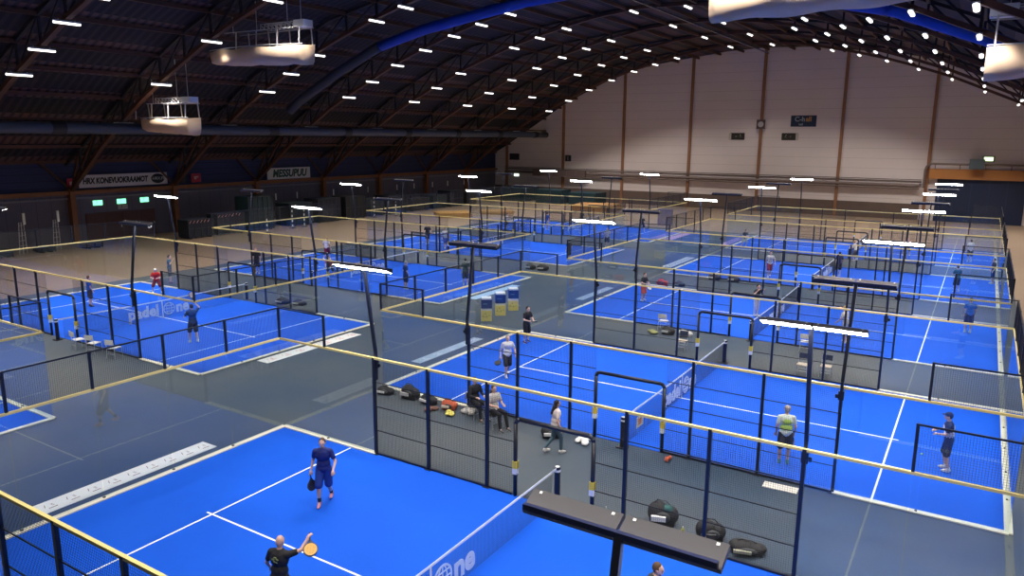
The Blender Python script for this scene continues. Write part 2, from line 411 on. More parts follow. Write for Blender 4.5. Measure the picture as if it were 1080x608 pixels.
def turf(x0, y0, label, which):
    t = thing('court_turf', label, 'padel court', (x0, y0, 0.008), 0, 'blue padel court surfaces')
    obj('turf', bms(((0.0, 0.0, 0.0), (20.0, 10.0, 0.012))), TURF, t)
    z0, z1 = 0.0121, 0.0150
    lw = 0.05
    L = [((3.05-lw/2, 0.1, z0), (3.05+lw/2, 9.9, z1)), ((16.95-lw/2, 0.1, z0), (16.95+lw/2, 9.9, z1)),
         ((2.85, 5-lw/2, z0), (3.02, 5+lw/2, z1)), ((3.08, 5-lw/2, z0), (16.92, 5+lw/2, z1)), ((16.98, 5-lw/2, z0), (17.15, 5+lw/2, z1))]
    obj('court_lines', bms(*L), LINE, t)
    return t

def cage(x0, y0, label):
    t = thing('court_cage', label, 'glass and mesh court enclosure', (x0, y0, 0.022), 0, 'padel court enclosures')
    for yy, s in ((0.0, -1), (10.0, 1)):
        for gx in (0, 2, 16, 18): obj('glass_panel', GL2, None, t, (gx+0.01, yy, 0.03))
        for px in (4, 6, 12, 14): obj('mesh_panel', WM2, None, t, (px+0.03, yy, 0.04))
        obj('mesh_panel', WMS, None, t, (8.02, yy, 0.04))
        obj('mesh_panel', WMD, None, t, (11.22, yy, 0.04))
        for px in (0, 18): obj('mesh_panel', WMT, None, t, (px+0.03, yy, 3.02)); obj('mesh_cap', T4, None, t, (px, yy, 3.96))
        for px in (4, 6, 8, 12, 14, 16): obj('post', P3, None, t, (px, yy, 0))
        for px in (0, 2, 18, 20):
            obj('corner_post' if px in (0, 20) else 'upper_post', mast_top, None, t, (px, yy, 2.98))
        for px in (2, 18): obj('glass_clip', CLIP, None, t, (px, yy, 0)); 
        p = obj('door_frame', PM, None, t, (8.9, yy, 0))
        for qx in (0, 2.25): obj('yellow_pad', PADM, None, p, (qx, 0, 0)); obj('white_band', PADW, None, p, (qx, 0, 0))
        obj('top_rail', RL20, None, t, (0, yy, 2.95))
        obj('floor_strip', FS4, None, t, (0, yy, 0)); obj('floor_strip', FS4, None, t, (16, yy, 0))
        for px in (4.0, 11.2): obj('bottom_rail', BR12, None, t, (px, yy, 0))
    for xx in (0.0, 20.0):
        for gy in range(0, 10, 2):
            obj('glass_panel', GL2, None, t, (xx, gy+0.01, 0.03), PI/2)
            obj('mesh_panel', WMT, None, t, (xx, gy+0.03, 3.02), PI/2); obj('mesh_cap', T4, None, t, (xx, gy, 3.96), PI/2)
            if gy: obj('upper_post', mast_top, None, t, (xx, gy, 2.98)); obj('glass_clip', CLIP, None, t, (xx, gy, 0))
        obj('top_rail', RL10, None, t, (xx, 0, 2.95), PI/2); obj('floor_strip', FS10, None, t, (xx, 0, 0), PI/2)
    return t
_b = bms(((-0.03, -0.03, 0), (0.03, 0.03, 1.02))); mast_top = mk(_b); mast_top.materials.append(STEEL)

def net(x, y0, label, ad=False):
    t = thing('padel_net', label, 'net', (x, y0, 0.026), 0, 'nets across the padel courts')
    n = obj('netting', NETM, None, t)
    bm = bmesh.new(); bar(bm, (0, -0.25, 0.93), (0, 5, 0.885), 0.012, 0.06); bar(bm, (0, 5, 0.885), (0, 10.25, 0.93), 0.012, 0.06); obj('white_tape', bm, WHITE, t)
    obj('centre_strap', bms(((-0.008, 4.975, 0), (0.008, 5.025, 0.88))), WHITE, t)
    for yy in (-0.3, 10.3):
        bm = bmesh.new(); bar(bm, (0, yy, 0), (0, yy, 0.97), 0.16, 0.16, 14); box(bm, (-0.16, yy-0.16, 0), (0.16, yy+0.16, 0.02)); p = obj('net_post', bm, STEEL, t)
        bm = bmesh.new(); bar(bm, (0, yy, 0.84), (0, yy, 0.9), 0.165, 0.165, 14); bar(bm, (0, yy, 0.972), (0, yy, 0.98), 0.12, 0.12, 14); obj('white_band', bm, WHITE, p)
    text('net_lettering', 'padel', 0.78, LETTER, n, (0.03, 3.95, 0.44), (PI/2, 0, PI/2), offset=0.03, xs=1.0)
    obj('globe_mark', GLOBE, None, n, (0.03, 5.35, 0.42), PI/2)
    text('net_lettering', 'ne', 0.78, LETTER, n, (0.03, 6.12, 0.40), (PI/2, 0, PI/2), offset=0.03)
    if ad:
        a = obj('square_patch', bms(((0.02, 0.7, 0.25), (0.03, 1.25, 0.62))), mat('patch_cream', (0.75, 0.66, 0.4), 0.6), n)
        obj('patch_print', bms(((0.031, 0.85, 0.33), (0.034, 1.1, 0.54))), mat('patch_orange', (0.75, 0.25, 0.03), 0.6), a)
    return t

def mast(x, y, s, label):
    """s=+1: court lies towards +y of the mast; lamps face the court"""
    t = thing('floodlight_mast', label, 'floodlight', (x, y, 0.022), 0 if s > 0 else PI, 'T-shaped floodlight masts around the courts')
    yo = -0.09
    bm = bmesh.new(); bar(bm, (0, yo, 2.3), (0, yo, 3.15), 0.09, 0.07); bar(bm, (0, yo, 3.15), (0.05, yo+0.32, 5.72), 0.08, 0.08)
    obj('pole', bm, STEEL, t)
    obj('bracket', bms(((-0.07, yo-0.05, 2.66), (0.07, yo+0.045, 2.9)), ((-0.14, yo-0.04, 2.7), (-0.07, yo, 2.8))), STEEL, t)
    obj('cross_arm', bms(((-0.98, yo+0.28, 5.70), (0.98, yo+0.33, 5.76))), mat('arm_blue_lit', (0.012, 0.02, 0.08), .35), t)  # navy tint puts the bluish light on the arm into its colour
    M = Matrix.Rotation(math.radians(24), 4, 'X')
    for sx in (-1, 1):
        bm = bms(((-0.495, -0.14, -0.03), (0.495, 0.14, 0.03)))
        bm.transform(M); h = obj('lamp_housing', bm, mat('lamp_case', (0.045, 0.043, 0.05), 0.35, metal=0.3), t, (sx*0.51, yo+0.45, 5.72))
        bm = bms(((-0.48, -0.125, -0.036), (0.48, 0.125, -0.031))); bm.transform(M); obj('lamp_face', bm, LAMP, h)
        bm = bmesh.new()
        for k in (-0.4, 0.4): box(bm, (k-0.015, 0.09, 0.031), (k+0.015, 0.12, 0.04))
        bm.transform(M); obj('fixing_bolts', bm, WHITE, h)
    return t

names = ['front', 'second', 'third', 'fourth', 'last']
CA = [(0.0, 14.8*i) for i in range(5)]
CB = [(-26.95, -3.75 + 15.6*i) for i in range(5)]
for row, cs, rn in (('A', CA, 'blue door row'), ('B', CB, 'signboard wall row')):
    for i, (x0, y0) in enumerate(cs):
        nm = f'{names[i]} court of the {rn}'
        turf(x0, y0, f'blue padel turf with white lines, {nm}', i)
        cage(x0, y0, f'black mesh and glass cage with yellow rails around {nm}')
        net(x0+10, y0, f'lettered padel net with white tape on {nm}', ad=(row == 'A' and i == 1))
        for lx, ln in ((4, 'the end facing the other row' if row == 'B' and False else 'low'), (16, 'high')):
            for yy, s, sn in ((0, 1, 'near'), (10, -1, 'far')):
                end = ('aisle end' if lx == 4 else 'outer end') if row == 'A' else ('wall end' if lx == 4 else 'aisle end')
                look = 'dark-backed' if s == 1 else 'bright-faced'
                if row == 'A' and i == 0 and lx == 4 and s == 1: continue
                mast(x0+lx, y0+yy, s, f'{look} T floodlight at the {end} of the {nm}')
# ------------------------------------------------------------------ people
HC = {'dark': (0.02, 0.014, 0.012), 'brown': (0.09, 0.045, 0.02), 'grey': (0.35, 0.33, 0.31), 'blond': (0.45, 0.30, 0.14)}
def remeshed(name, bm, m, parent, vox, sm=2):
    o = obj(name, bm, m, parent, smooth=True)
    r = o.modifiers.new('r', 'REMESH'); r.mode = 'VOXEL'; r.voxel_size = vox; r.use_smooth_shade = True
    q = o.modifiers.new('s', 'SMOOTH'); q.factor = 0.5; q.iterations = sm
    return o
V = Vector
POSES = {
 # joints relative to the pelvis frame: right/left leg = (knee, ankle); arms = (elbow, wrist) offsets from the shoulder; x outward
 'stand':  dict(ph=.93, lean=.03, R=((.02,.02,-.44),(.01,-.02,-.84)), L=((.03,.02,-.44),(.03,-.01,-.84)), AR=((.07,-.03,-.27),(.06,.08,-.50)), AL=((.07,-.03,-.27),(.06,.08,-.50))),
 'walk':   dict(ph=.91, lean=.05, R=((.01,.16,-.41),(.01,.16,-.83)), L=((.01,-.02,-.44),(.01,-.30,-.78)), AR=((.08,-.08,-.26),(.12,.02,-.50)), AL=((.12,.02,-.26),(.10,.20,-.42))),
 'ready':  dict(ph=.82, lean=.38, R=((.12,.20,-.38),(.16,.00,-.74)), L=((.12,.20,-.38),(.16,.00,-.74)), AR=((.10,.08,-.26),(-.04,.32,-.24)), AL=((.10,.08,-.26),(-.06,.30,-.26))),
 'reach':  dict(ph=.90, lean=.15, R=((.06,.12,-.42),(.08,.02,-.82)), L=((.08,-.06,-.42),(.12,-.20,-.80)), AR=((.20,.18,.04),(.30,.42,.10)), AL=((.14,.02,-.24),(.10,.20,-.40))),
 'raise':  dict(ph=.92, lean=.08, R=((.03,.05,-.44),(.05,.00,-.83)), L=((.05,.02,-.44),(.08,-.04,-.83)), AR=((.22,.10,.08),(.26,.26,.22)), AL=((.12,.00,-.25),(.14,.14,-.45))),
 'front':  dict(ph=.91, lean=.10, R=((.04,.08,-.43),(.06,.00,-.83)), L=((.04,.04,-.43),(.06,-.05,-.82)), AR=((.10,.06,-.25),(.00,.28,-.28)), AL=((.10,.06,-.25),(-.04,.26,-.30))),
 'smash':  dict(ph=.92, lean=.02, R=((.03,.05,-.44),(.05,-.05,-.83)), L=((.05,.08,-.43),(.06,.10,-.84)), AR=((.16,.10,.16),(.02,.22,.34)), AL=((.14,.08,-.22),(.02,.28,-.10))),
 'bend':   dict(ph=.84, lean=.75, R=((.08,.16,-.40),(.12,.00,-.76)), L=((.10,.10,-.40),(.16,-.16,-.74)), AR=((.06,.10,-.25),(.02,.30,-.40)), AL=((.08,.10,-.24),(.0,.28,-.38))),
 'sit':    dict(ph=.57, lean=-.05, R=((.03,.44,.0),(.04,.50,-.48)), L=((.03,.43,.0),(.05,.54,-.48)), AR=((.07,.08,-.26),(-.02,.30,-.26)), AL=((.07,.08,-.26),(-.02,.30,-.26))),
 'arms_up':dict(ph=.93, lean=.03, R=((.02,.02,-.44),(.01,-.02,-.84)), L=((.03,.02,-.44),(.03,-.01,-.84)), AR=((.16,.08,-.16),(.04,.22,.06)), AL=((.16,.08,-.16),(.04,.22,.04))),
}
def shoe_mesh(a, f):
    bm = bmesh.new()
    d = V((f.x, f.y, 0)).normalized()
    cap(bm, a + V((0,0,-.045)) - d*.03, a + V((0,0,-.055)) + d*.10, .045, .042)
    cap(bm, a + V((0,0,-.06)) + d*.08, a + V((0,0,-.065)) + d*.16, .042, .030)
    cap(bm, a + V((0,0,.01)), a + V((0,0,-.04)), .050, .048)
    return bm
def person(foot, face, label, pose='stand', top=(0.02,0.02,0.03), bottom=(0.02,0.02,0.03), shoes=(0.8,0.8,0.8), hair='dark', h=1.78, near=False,
           long_pants=False, long_sleeve=False, hat=None, longhair=False, skin=SKIN, racket=None, socks=None, bib=None, group=None, skirt=False, legpad=0.0, zoff=0.022, bare=False):
    P = POSES[pose]; k = h/1.78
    ang = math.atan2(-face[0], face[1])
    vox = 0.011 if near else 0.02
    hip = V((0, 0, P['ph'])); lean = P['lean']
    up = V((0, math.sin(lean), math.cos(lean))); fw = V((0, math.cos(lean), -math.sin(lean)))
    waist = hip + up*0.14; chest = hip + up*0.38; neck = hip + up*0.54
    head = neck + V((0, math.sin(lean*.4), math.cos(lean*.4)))*0.16 + V((0, .02, 0))
    S = {}; J = {}
    for sd, nm in ((1, 'R'), (-1, 'L')):
        sh = hip + up*0.47 + V((sd*0.185, 0, 0)); e, w_ = P['A'+nm]
        S[nm] = (sh, sh + V((sd*e[0], e[1], e[2])), sh + V((sd*w_[0], w_[1], w_[2])))
        kn, an = P[nm]; hj = hip + V((sd*0.095, 0, -0.02))
        J[nm] = (hj, hj + V((sd*kn[0], kn[1], kn[2])), hj + V((sd*an[0], an[1], an[2])))
    zmin = min(J['R'][2].z, J['L'][2].z) - 0.103
    sh_all = V((0, 0, -zmin))
    mv = lambda v: v + sh_all
    hip, waist, chest, neck, head = map(mv, (hip, waist, chest, neck, head))
    for d_ in (S, J):
        for q in d_: d_[q] = tuple(mv(v) for v in d_[q])
    rotL = Matrix.Rotation(-lean, 3, 'X')
    # body: one continuous surface
    bm = bmesh.new()
    def torso(bm, g=0.0, low=True):
        ball(bm, hip + up*0.02, (.180+g, .125+g, .13+g), 2, rotL)
        ball(bm, waist, (.168+g, .118+g, .15+g), 2, rotL)
        ball(bm, chest, (.190+g, .130+g, .19+g), 2, rotL)
        cap(bm, S['R'][0] - V((.04,0,0)), S['L'][0] + V((.04,0,0)), .065+g, .065+g)
    torso(bm)
    cap(bm, hip + up*.48, neck + up*.06, .062, .052)
    ball(bm, head, (.076, .095, .118), 3)
    ball(bm, head + V((0, .045, -.06)), (.052, .052, .055), 2)         # jaw
    ball(bm, head + V((0, .100, -.012)), (.014, .022, .024), 2)        # nose
    ball(bm, head + V((0, .085, .022)), (.050, .018, .012), 2)         # brow
    ball(bm, head + V((0, .088, -.058)), (.026, .014, .010), 2)        # lips
    for sd in (-1, 1):
        ball(bm, head + V((sd*.078, -.004, -.005)), (.012, .022, .032), 2)
    for nm, sd in (('R', 1), ('L', -1)):
        a, e, w_ = S[nm]
        cap(bm, a, e, .052, .040); cap(bm, e, w_, .040, .027)
        d = (w_ - e).normalized(); _, u, v = basis(d)
        side = u if abs(u.x) > abs(v.x) else v
        nrm = d.cross(side).normalized()
        pc = w_ + d*.050
        ball(bm, pc, (.040, .040, .040), 2); cap(bm, w_, w_ + d*.085, .030, .034)
        curl = nrm * (0.04 if nrm.z < 0 or True else 0)
        for i, (off, L_) in enumerate(((-.030,.068),(-.010,.078),(.010,.073),(.028,.058))):
            b0 = w_ + d*.088 + side*off; b1 = b0 + d*L_*.5 + curl*.25; b2 = b1 + d*L_*.25 + curl*.7
            r_ = .0105 if near else .014
            cap(bm, b0, b1, r_, r_*.95); cap(bm, b1, b2, r_*.95, r_*.8)
        tb = w_ + d*.035 - side*.030
        cap(bm, tb, tb + d*.035 - side*.022 + curl*.4, .013, .011); cap(bm, tb + d*.035 - side*.022 + curl*.4, tb + d*.065 - side*.022 + curl*.8, .011, .009)
        hj, kn, an = J[nm]
        cap(bm, hj, kn, .088, .058); cap(bm, kn, kn + (an-kn)*.35, .058, .055); cap(bm, kn + (an-kn)*.3, an, .056, .036)
        cap(bm, an, an + V((0, .10, -.055)), .036, .028)
    root = remeshed('person', bm, skin, None, vox*0.9 if near else vox, 1)
    root.location = (foot[0], foot[1], zoff); root.rotation_euler = (0, 0, ang); root.scale = (k, k, k)
    tag(root, label, 'person', group)
    def M_(c, r=.8):
        return mat('cloth_%d_%d_%d' % tuple(int(x*1000) for x in c), c, r)
    # shirt
    bm = bmesh.new(); torso(bm, .016)
    for nm in 'RL':
        a, e, w_ = S[nm]
        if bare: cap(bm, a, a + (e-a)*.1, .070, .062); continue
        if long_sleeve: cap(bm, a, e, .070, .054); cap(bm, e, e + (w_-e)*.95, .054, .040)
        else: cap(bm, a, a + (e-a)*.62, .072, .062)
    sh = remeshed('shirt', bm, M_(top), root, vox)
    if bib:
        bm = bmesh.new(); ball(bm, waist + up*.03, (.192, .142, .17), 2, rotL); ball(bm, chest - up*.01, (.190, .156, .165), 2, rotL); remeshed('bib', bm, M_(bib), root, vox)
    # shorts / trousers
    bm = bmesh.new(); ball(bm, hip + up*.0, (.178, .130, .125), 2, rotL)
    for nm in 'RL':
        hj, kn, an = J[nm]
        if long_pants: cap(bm, hj, kn, .100, .070); cap(bm, kn, an + V((0,0,.03)), .070, .050)
        else: cap(bm, hj, hj + (kn-hj)*.90, .112, .106)
    remeshed('trousers' if long_pants else 'shorts', bm, M_(bottom), root, vox)
    for nm in 'RL':
        an = J[nm][2]; f = V((0.0, 1, 0))
        so_ = remeshed('shoe', shoe_mesh(an, f), M_(shoes, .5), root, vox*.8)
        if near:
            bm = bmesh.new(); cap(bm, an + V((0,-.03,-.088)), an + V((0,.15,-.088)), .014, .014); cap(bm, an + V((.018,-.02,-.088)), an + V((.022,.12,-.088)), .016, .016); cap(bm, an + V((-.018,-.02,-.088)), an + V((-.022,.12,-.088)), .016, .016); remeshed('sole', bm, M_((.8,.8,.8), .5), so_, .009, 1)
        if socks:
            bm = bmesh.new(); cap(bm, an, an + (J[nm][1]-an)*.28, .044, .050); remeshed('sock', bm, M_(socks), root, vox)
    if not (hair is None):
        bm = bmesh.new(); ball(bm, head + V((0, -.018, .022)), (.084, .096, .112), 3)
        if longhair:
            ball(bm, head + V((0, -.06, -.08)), (.082, .055, .14), 2); cap(bm, head + V((0, -.085, -.10)), chest + V((0, -.15, .02)), .075, .045)
        # keep the face clear
        g_ = [v for v in bm.verts if v.co.y > head.y + .045 and v.co.z < head.z + .06]
        for v in g_: v.co.y = head.y + .03
        remeshed('hair', bm, M_(HC[hair], .7), root, vox*.8, 1)
    if hat:
        bm = bmesh.new(); ball(bm, head + V((0, -.006, .050)), (.092, .108, .082), 3); ball(bm, head + V((0, .115, .048)), (.066, .070, .014), 2)
        remeshed('cap', bm, M_(hat), root, vox*.8, 1)
    if near:
        bm = bmesh.new()
        for sd in (-1, 1): ball(bm, head + V((sd*.030, .092, .002)), (.011, .006, .006), 2)
        obj('eyes', bm, M_((0.02, 0.015, 0.015), .3), root, smooth=True)
    root['_j'] = [list(S['R'][2]), list(S['R'][1]), list(S['L'][2]), list(S['L'][1])]
    if racket:
        # the racket is held in a hand: a thing of its own, placed from the wrist
        hand, rlab, rc, dirv = racket
        w_, e = (S['R'][2], S['R'][1]) if hand == 'R' else (S['L'][2], S['L'][1])
        Rz = Matrix.Rotation(ang, 3, 'Z')
        d = (w_-e).normalized(); pos = Rz @ ((w_ + d*.09)*k) + V((foot[0], foot[1], zoff))
        make_racket(pos, Rz @ V(dirv), rlab, rc)
    del root['_j']
    return root
def make_racket(pos, dirv, label, col):
    d, u, v = basis(V(dirv)); R = Matrix((u, v, d)).transposed().to_4x4()
    t = thing('padel_racket', label, 'racket', (0,0,0), 0, 'padel rackets held by the players')
    t.matrix_world = Matrix.Translation(pos) @ R
    bm = bmesh.new(); bar(bm, (0,0,-.06), (0,0,.12), .032, .032, 10); obj('grip', bm, mat('racket_grip', (0.03,0.03,0.03), .8), t)
    bm = bmesh.new()
    bar(bm, (0,0,.11), (.085,0,.24), .022, .030); bar(bm, (0,0,.11), (-.085,0,.24), .022, .030); obj('throat', bm, mat('racket_frame', (0.03,0.03,0.04), .4), t)
    bm = bmesh.new(); n = 20
    P = [(.13*math.cos(2*PI*i/n), .31+.135*math.sin(2*PI*i/n)) for i in range(n)]
    a = [bm.verts.new((x, -.018, z)) for x, z in P]; b = [bm.verts.new((x, .018, z)) for x, z in P]
    bm.faces.new(a); bm.faces.new(b[::-1])
    for i in range(n): bm.faces.new((a[i], a[(i+1)%n], b[(i+1)%n], b[i]))
    hd = obj('racket_head', bm, mat('racket_%d_%d_%d' % tuple(int(x*1000) for x in col), col, .4), t)
    bm = bmesh.new()
    for i in range(n):
        p, q = P[i], P[(i+1)%n]; bar(bm, (p[0],0,p[1]), (q[0],0,q[1]), .040, .014)
    obj('rim', bm, MATS['racket_frame'], hd)
    bm = bmesh.new()
    for ix in range(-3, 4):
        for iz in range(-3, 4):
            if ix*ix+iz*iz < 11: bar(bm, (ix*.026, -.0195, .31+iz*.026), (ix*.026, .0195, .31+iz*.026), .010, .010, 6)
    obj('hole_pattern', bm, MATS['racket_grip'], hd)
    return t

NV = (0.010, 0.018, 0.075); BK = (0.012, 0.012, 0.016); WH = (0.75, 0.74, 0.72)
pa = person((5.0, 6.95), (0.55, -0.83), 'person in a navy t-shirt and navy shorts walking on the front court', 'walk', (0.011, 0.022, 0.16), (0.012, 0.045, 0.27), (0.85, 0.30, 0.27), 'brown', 1.82, True, socks=BK,
       racket=('R', 'black racket hanging low from the hand of the player in navy', (0.03, 0.03, 0.05), (-0.1, .1, -1)))
pb = person((7.84, 3.05), (-0.25, 0.97), 'person with a shaved head in a black printed t-shirt, seen from behind', 'raise', BK, BK, (0.7, 0.7, 0.7), None, 1.80, True,
       racket=('R', 'orange and yellow racket held out at shoulder height', (0.75, 0.40, 0.08), (.35, -.5, -.35)))
bm = bmesh.new()
for x_, z_, r_ in ((-.05, 1.36, .035), (0, 1.40, .04), (.045, 1.37, .03), (-.02, 1.32, .03), (.03, 1.31, .02)): ball(bm, (x_, -.137, z_), (r_, .008, r_*.7), 2)
obj('shirt_print', bm, mat('print_green', (0.22, 0.26, 0.10), .8), pb, (0, 0.02, 0.0), smooth=True)
person((14.0, 6.35), (0.95, 0.1), 'brown-haired person in a dark shirt bending forward below the front floodlight', 'ready', (0.03, 0.04, 0.05), BK, WH, 'brown', 1.80, True)
person((3.31, 18.4), (0.75, -0.6), 'person in a white t-shirt and black shorts striding near the second net', 'walk', WH, BK, WH, 'grey', 1.72, True,
       racket=('R', 'dark racket of the player in white t-shirt and black shorts', BK, (.5, .6, -.3)))
person((1.34, 23.16), (0.85, -0.2), 'person all in black holding out a pale racket beside the recycling bins', 'front', BK, BK, (0.05, 0.06, 0.2), 'dark', 1.74, True, socks=WH,
       racket=('R', 'pale racket held out by the player in black', (0.55, 0.62, 0.50), (.2, 1, .2)))
person((8.44, 13.02), (0.55, 0.75), 'woman with long dark hair, pale top, jeans and white sneakers walking', 'walk', (0.72, 0.62, 0.58), (0.06, 0.11, 0.15), WH, 'dark', 1.68, True, long_pants=True, longhair=True, zoff=0.009)
person((14.46, 15.98), (-0.35, 0.9), 'person in a lime green bib and grey cap, seen from behind', 'stand', (0.60, 0.68, 0.62), (0.015, 0.02, 0.03), (0.05, 0.25, 0.25), 'grey', 1.78, True, hat=(0.35, 0.30, 0.28), bib=(0.42, 0.62, 0.10),
       racket=('R', 'pale racket hanging beside the player in the lime bib', (0.5, 0.5, 0.5), (.1, .2, -1)))
person((18.52, 18.08), (-0.95, -0.1), 'person in navy cap, navy and white top, crouching slightly by the outer glass', 'front', NV, (0.008, 0.014, 0.05), WH, 'dark', 1.76, True, hat=NV, bib=(0.75, 0.72, 0.74))
person((2.35, 34.75), (0.9, -0.3), 'person in a black t-shirt and red shorts on the third court', 'front', BK, (0.65, 0.08, 0.05), WH, 'brown', 1.70, racket=('R', 'white racket of the player in red shorts', WH, (.2, .7, -.6)), legpad=0)
person((8.9, 34.58), (0.8, -0.4), 'person in a black shirt and pale trousers by the third net', 'arms_up', BK, (0.66, 0.60, 0.60), WH, 'dark', 1.74, long_pants=True)
person((13.79, 31.45), (-0.9, 0.3), 'fair-haired person in pale clothes lunging behind the front bright floodlight', 'reach', (0.6, 0.55, 0.45), (0.5, 0.5, 0.55), WH, 'blond', 1.78)
person((18.66, 36.79), (-0.3, 0.95), 'person in a bright blue t-shirt and navy shorts, seen from behind', 'stand', (0.02, 0.17, 0.60), NV, WH, 'dark', 1.80, socks=WH)
person((6.65, 46.88), (0.4, -0.9), 'person in a white shirt and dark red shorts on the fourth court', 'walk', WH, (0.35, 0.03, 0.06), WH, 'dark', 1.82)
person((17.79, 48.22), (-0.6, 0.8), 'person in a dark green shirt playing at the outer end of fourth court', 'front', (0.02, 0.09, 0.10), (0.02, 0.03, 0.05), (0.6,0.6,0.7), 'dark', 1.72, socks=WH)
person((19.72, 52.91), (-0.9, -0.2), 'person in a navy t-shirt and shorts at the outer glass, fourth court', 'stand', NV, NV, WH, 'dark', 1.72)
person((18.21, 62.69), (-0.3, 0.9), 'person in a white t-shirt and black shorts on the last court', 'stand', WH, BK, WH, 'dark', 1.78)
person((10.6, 50.0), (-0.5, 0.7), 'person in dark clothes standing at the fourth net', 'stand', NV, BK, WH, 'dark', 1.74)
person((10.6, 58.2), (-0.8, 0.3), 'person in white leaning over behind the fourth net', 'ready', WH, (0.1,0.1,0.15), WH, 'blond', 1.70)
person((1.11, 60.8), (0.7, -0.6), 'person in a black and white top at the aisle glass of the last court', 'ready', BK, (0.5,0.5,0.5), WH, 'dark', 1.72)
person((13.7, 63.5), (0.3, -0.9), 'person in pale pink beyond the last floodlights', 'ready', (0.6, 0.35, 0.40), NV, WH, 'brown', 1.70)
# the row by the signboard wall
person((-22.5, 16.16), (0.2, 0.95), 'person in a bright blue t-shirt and dark patterned shorts at the signboard wall end', 'stand', (0.02, 0.10, 0.45), (0.03, 0.025, 0.04), (0.05,0.05,0.08), 'brown', 1.74)
person((-11.35, 14.71), (-0.8, 0.3), 'person in a navy shirt raising a hand to the face on the second court', 'smash', (0.01, 0.04, 0.14), (0.012, 0.016, 0.04), WH, 'dark', 1.80, near=True, socks=(0.5,0.5,0.55),
       racket=('R', 'red and white racket raised before the face', (0.6, 0.5, 0.5), (-.1, .3, .9)))
person((-22.9, 20.4), (0.7, -0.6), 'person with a white cap and red shirt bending at the far mesh', 'ready', (0.55, 0.02, 0.02), (0.20, 0.02, 0.04), WH, 'grey', 1.66, hat=WH)
person((-25.06, 22.71), (0.6, 0.75), 'person in a teal shirt waiting between the two signboard row courts', 'arms_up', (0.03, 0.10, 0.20), (0.05, 0.09, 0.16), (0.3,0.2,0.3), 'dark', 1.82, zoff=0.009)
person((-23.16, 28.0), (0.6, -0.75), 'fair-haired person in black at the mesh of the third court', 'stand', BK, NV, WH, 'blond', 1.80)
person((-23.49, 34.84), (-0.2, 0.9), 'person in a white shirt and dark red shorts, seen from behind', 'walk', (0.8, 0.72, 0.70), (0.2, 0.02, 0.05), WH, 'blond', 1.86)
person((-18.4, 30.2), (0.5, -0.8), 'person in a red shirt crouching low on the third court', 'bend', (0.6, 0.02, 0.04), BK, WH, 'dark', 1.60)
person((-11.24, 29.53), (0.4, 0.9), 'grey-haired person in navy clothes at the near mesh, third court', 'stand', NV, NV, WH, 'grey', 1.80)
person((-8.88, 32.61), (-0.6, 0.7), 'person in a dark green top near the aisle glass of the third court', 'stand', (0.02, 0.06, 0.05), (0.02, 0.04, 0.06), WH, 'dark', 1.78, socks=WH)
person((-22.71, 46.18), (0.6, -0.6), 'white-haired person in a black shirt at the wall end, fourth court', 'walk', BK, NV, WH, 'grey', 1.84)
person((-19.86, 45.0), (0.6, -0.4), 'person in white and blue walking on the fourth court', 'walk', WH, (0.05, 0.1, 0.4), WH, 'brown', 1.80)
person((-7.98, 45.06), (-0.8, 0.3), 'person in dark clothes by the aisle glass of the fourth court', 'stand', BK, BK, WH, 'dark', 1.72)
person((-8.8, 53.7), (0.3, -0.9), 'person in a white shirt and black shorts standing by the aisle', 'stand', WH, BK, WH, 'blond', 1.72, zoff=0.009)
person((-23.57, 60.35), (0.8, 0.3), 'person in a white shirt and black shorts at the wall end, last court', 'ready', WH, BK, WH, 'dark', 1.72)
person((-19.19, 61.48), (0.3, 0.8), 'person in bright blue standing on the last court', 'stand', (0.02, 0.10, 0.5), (0.4,0.4,0.5), WH, 'brown', 1.82)
person((-10.51, 65.76), (-0.4, 0.8), 'person in black on the last court beside the blue cabinet', 'ready', BK, NV, WH, 'grey', 1.76)

# ------------------------------------------------------------------ chairs
CHB = mat('chair_navy', (0.02, 0.035, 0.08), .5); CHS = mat('chair_cream', (0.66, 0.58, 0.45), .6); CHF = mat('chair_metal', (0.6, 0.62, 0.64), .3, metal=.6)
def chair(loc, rz, label, seat=CHS, back=CHB, group='chairs in the gaps between the courts'):
    t = thing('chair', label, 'chair', (loc[0], loc[1], 0.008), rz, group)
    bm = bmesh.new(); box(bm, (-.21, -.20, .42), (.21, .21, .455)); bmesh.ops.bevel(bm, geom=bm.edges[:], offset=.012, segments=2, affect='EDGES'); obj('seat', bm, seat, t)
    bm = bmesh.new()
    for i in range(6):
        a0 = -.6+i*.2; a1 = a0+.2
        p0 = V((.21*math.sin(a0)/math.sin(.6), -.26+.05*math.cos(a0)*-1+.05, 0)); p1 = V((.21*math.sin(a1)/math.sin(.6), -.26+.05*math.cos(a1)*-1+.05, 0))
        v = [bm.verts.new((p.x, p.y+dy, z)) for p in (p0, p1) for dy in (0, -.02) for z in (.62, .84)]
        for f in ((0,1,5,4),(2,3,7,6),(1,3,7,5),(0,2,6,4)): bm.faces.new([v[j] for j in f])
        if i == 0: bm.faces.new([v[0], v[1], v[3], v[2]])
        if i == 5: bm.faces.new([v[4], v[5], v[7], v[6]])
    obj('backrest', bm, back, t)
    for sx in (-1, 1):
        for y0, y1, zt in ((.19, .22, .44), (-.19, -.24, .44)):
            bm = bmesh.new(); tube(bm, [(sx*.2, y0, zt), (sx*.215, y1, 0.0)], .011, 8); obj('leg', bm, CHF, t)
        bm = bmesh.new(); tube(bm, [(sx*.2, -.19, .43), (sx*.2, -.25, .83)], .011, 8); obj('back_frame', bm, CHF, t)
    bm = bmesh.new(); tube(bm, [(-.207, .205, .2), (.207, .205, .2)], .009, 6); obj('stretcher', bm, CHF, t)
    bm = bmesh.new(); tube(bm, [(-.207, -.215, .2), (.207, -.215, .2)], .009, 6); obj('stretcher', bm, CHF, t)
    return t
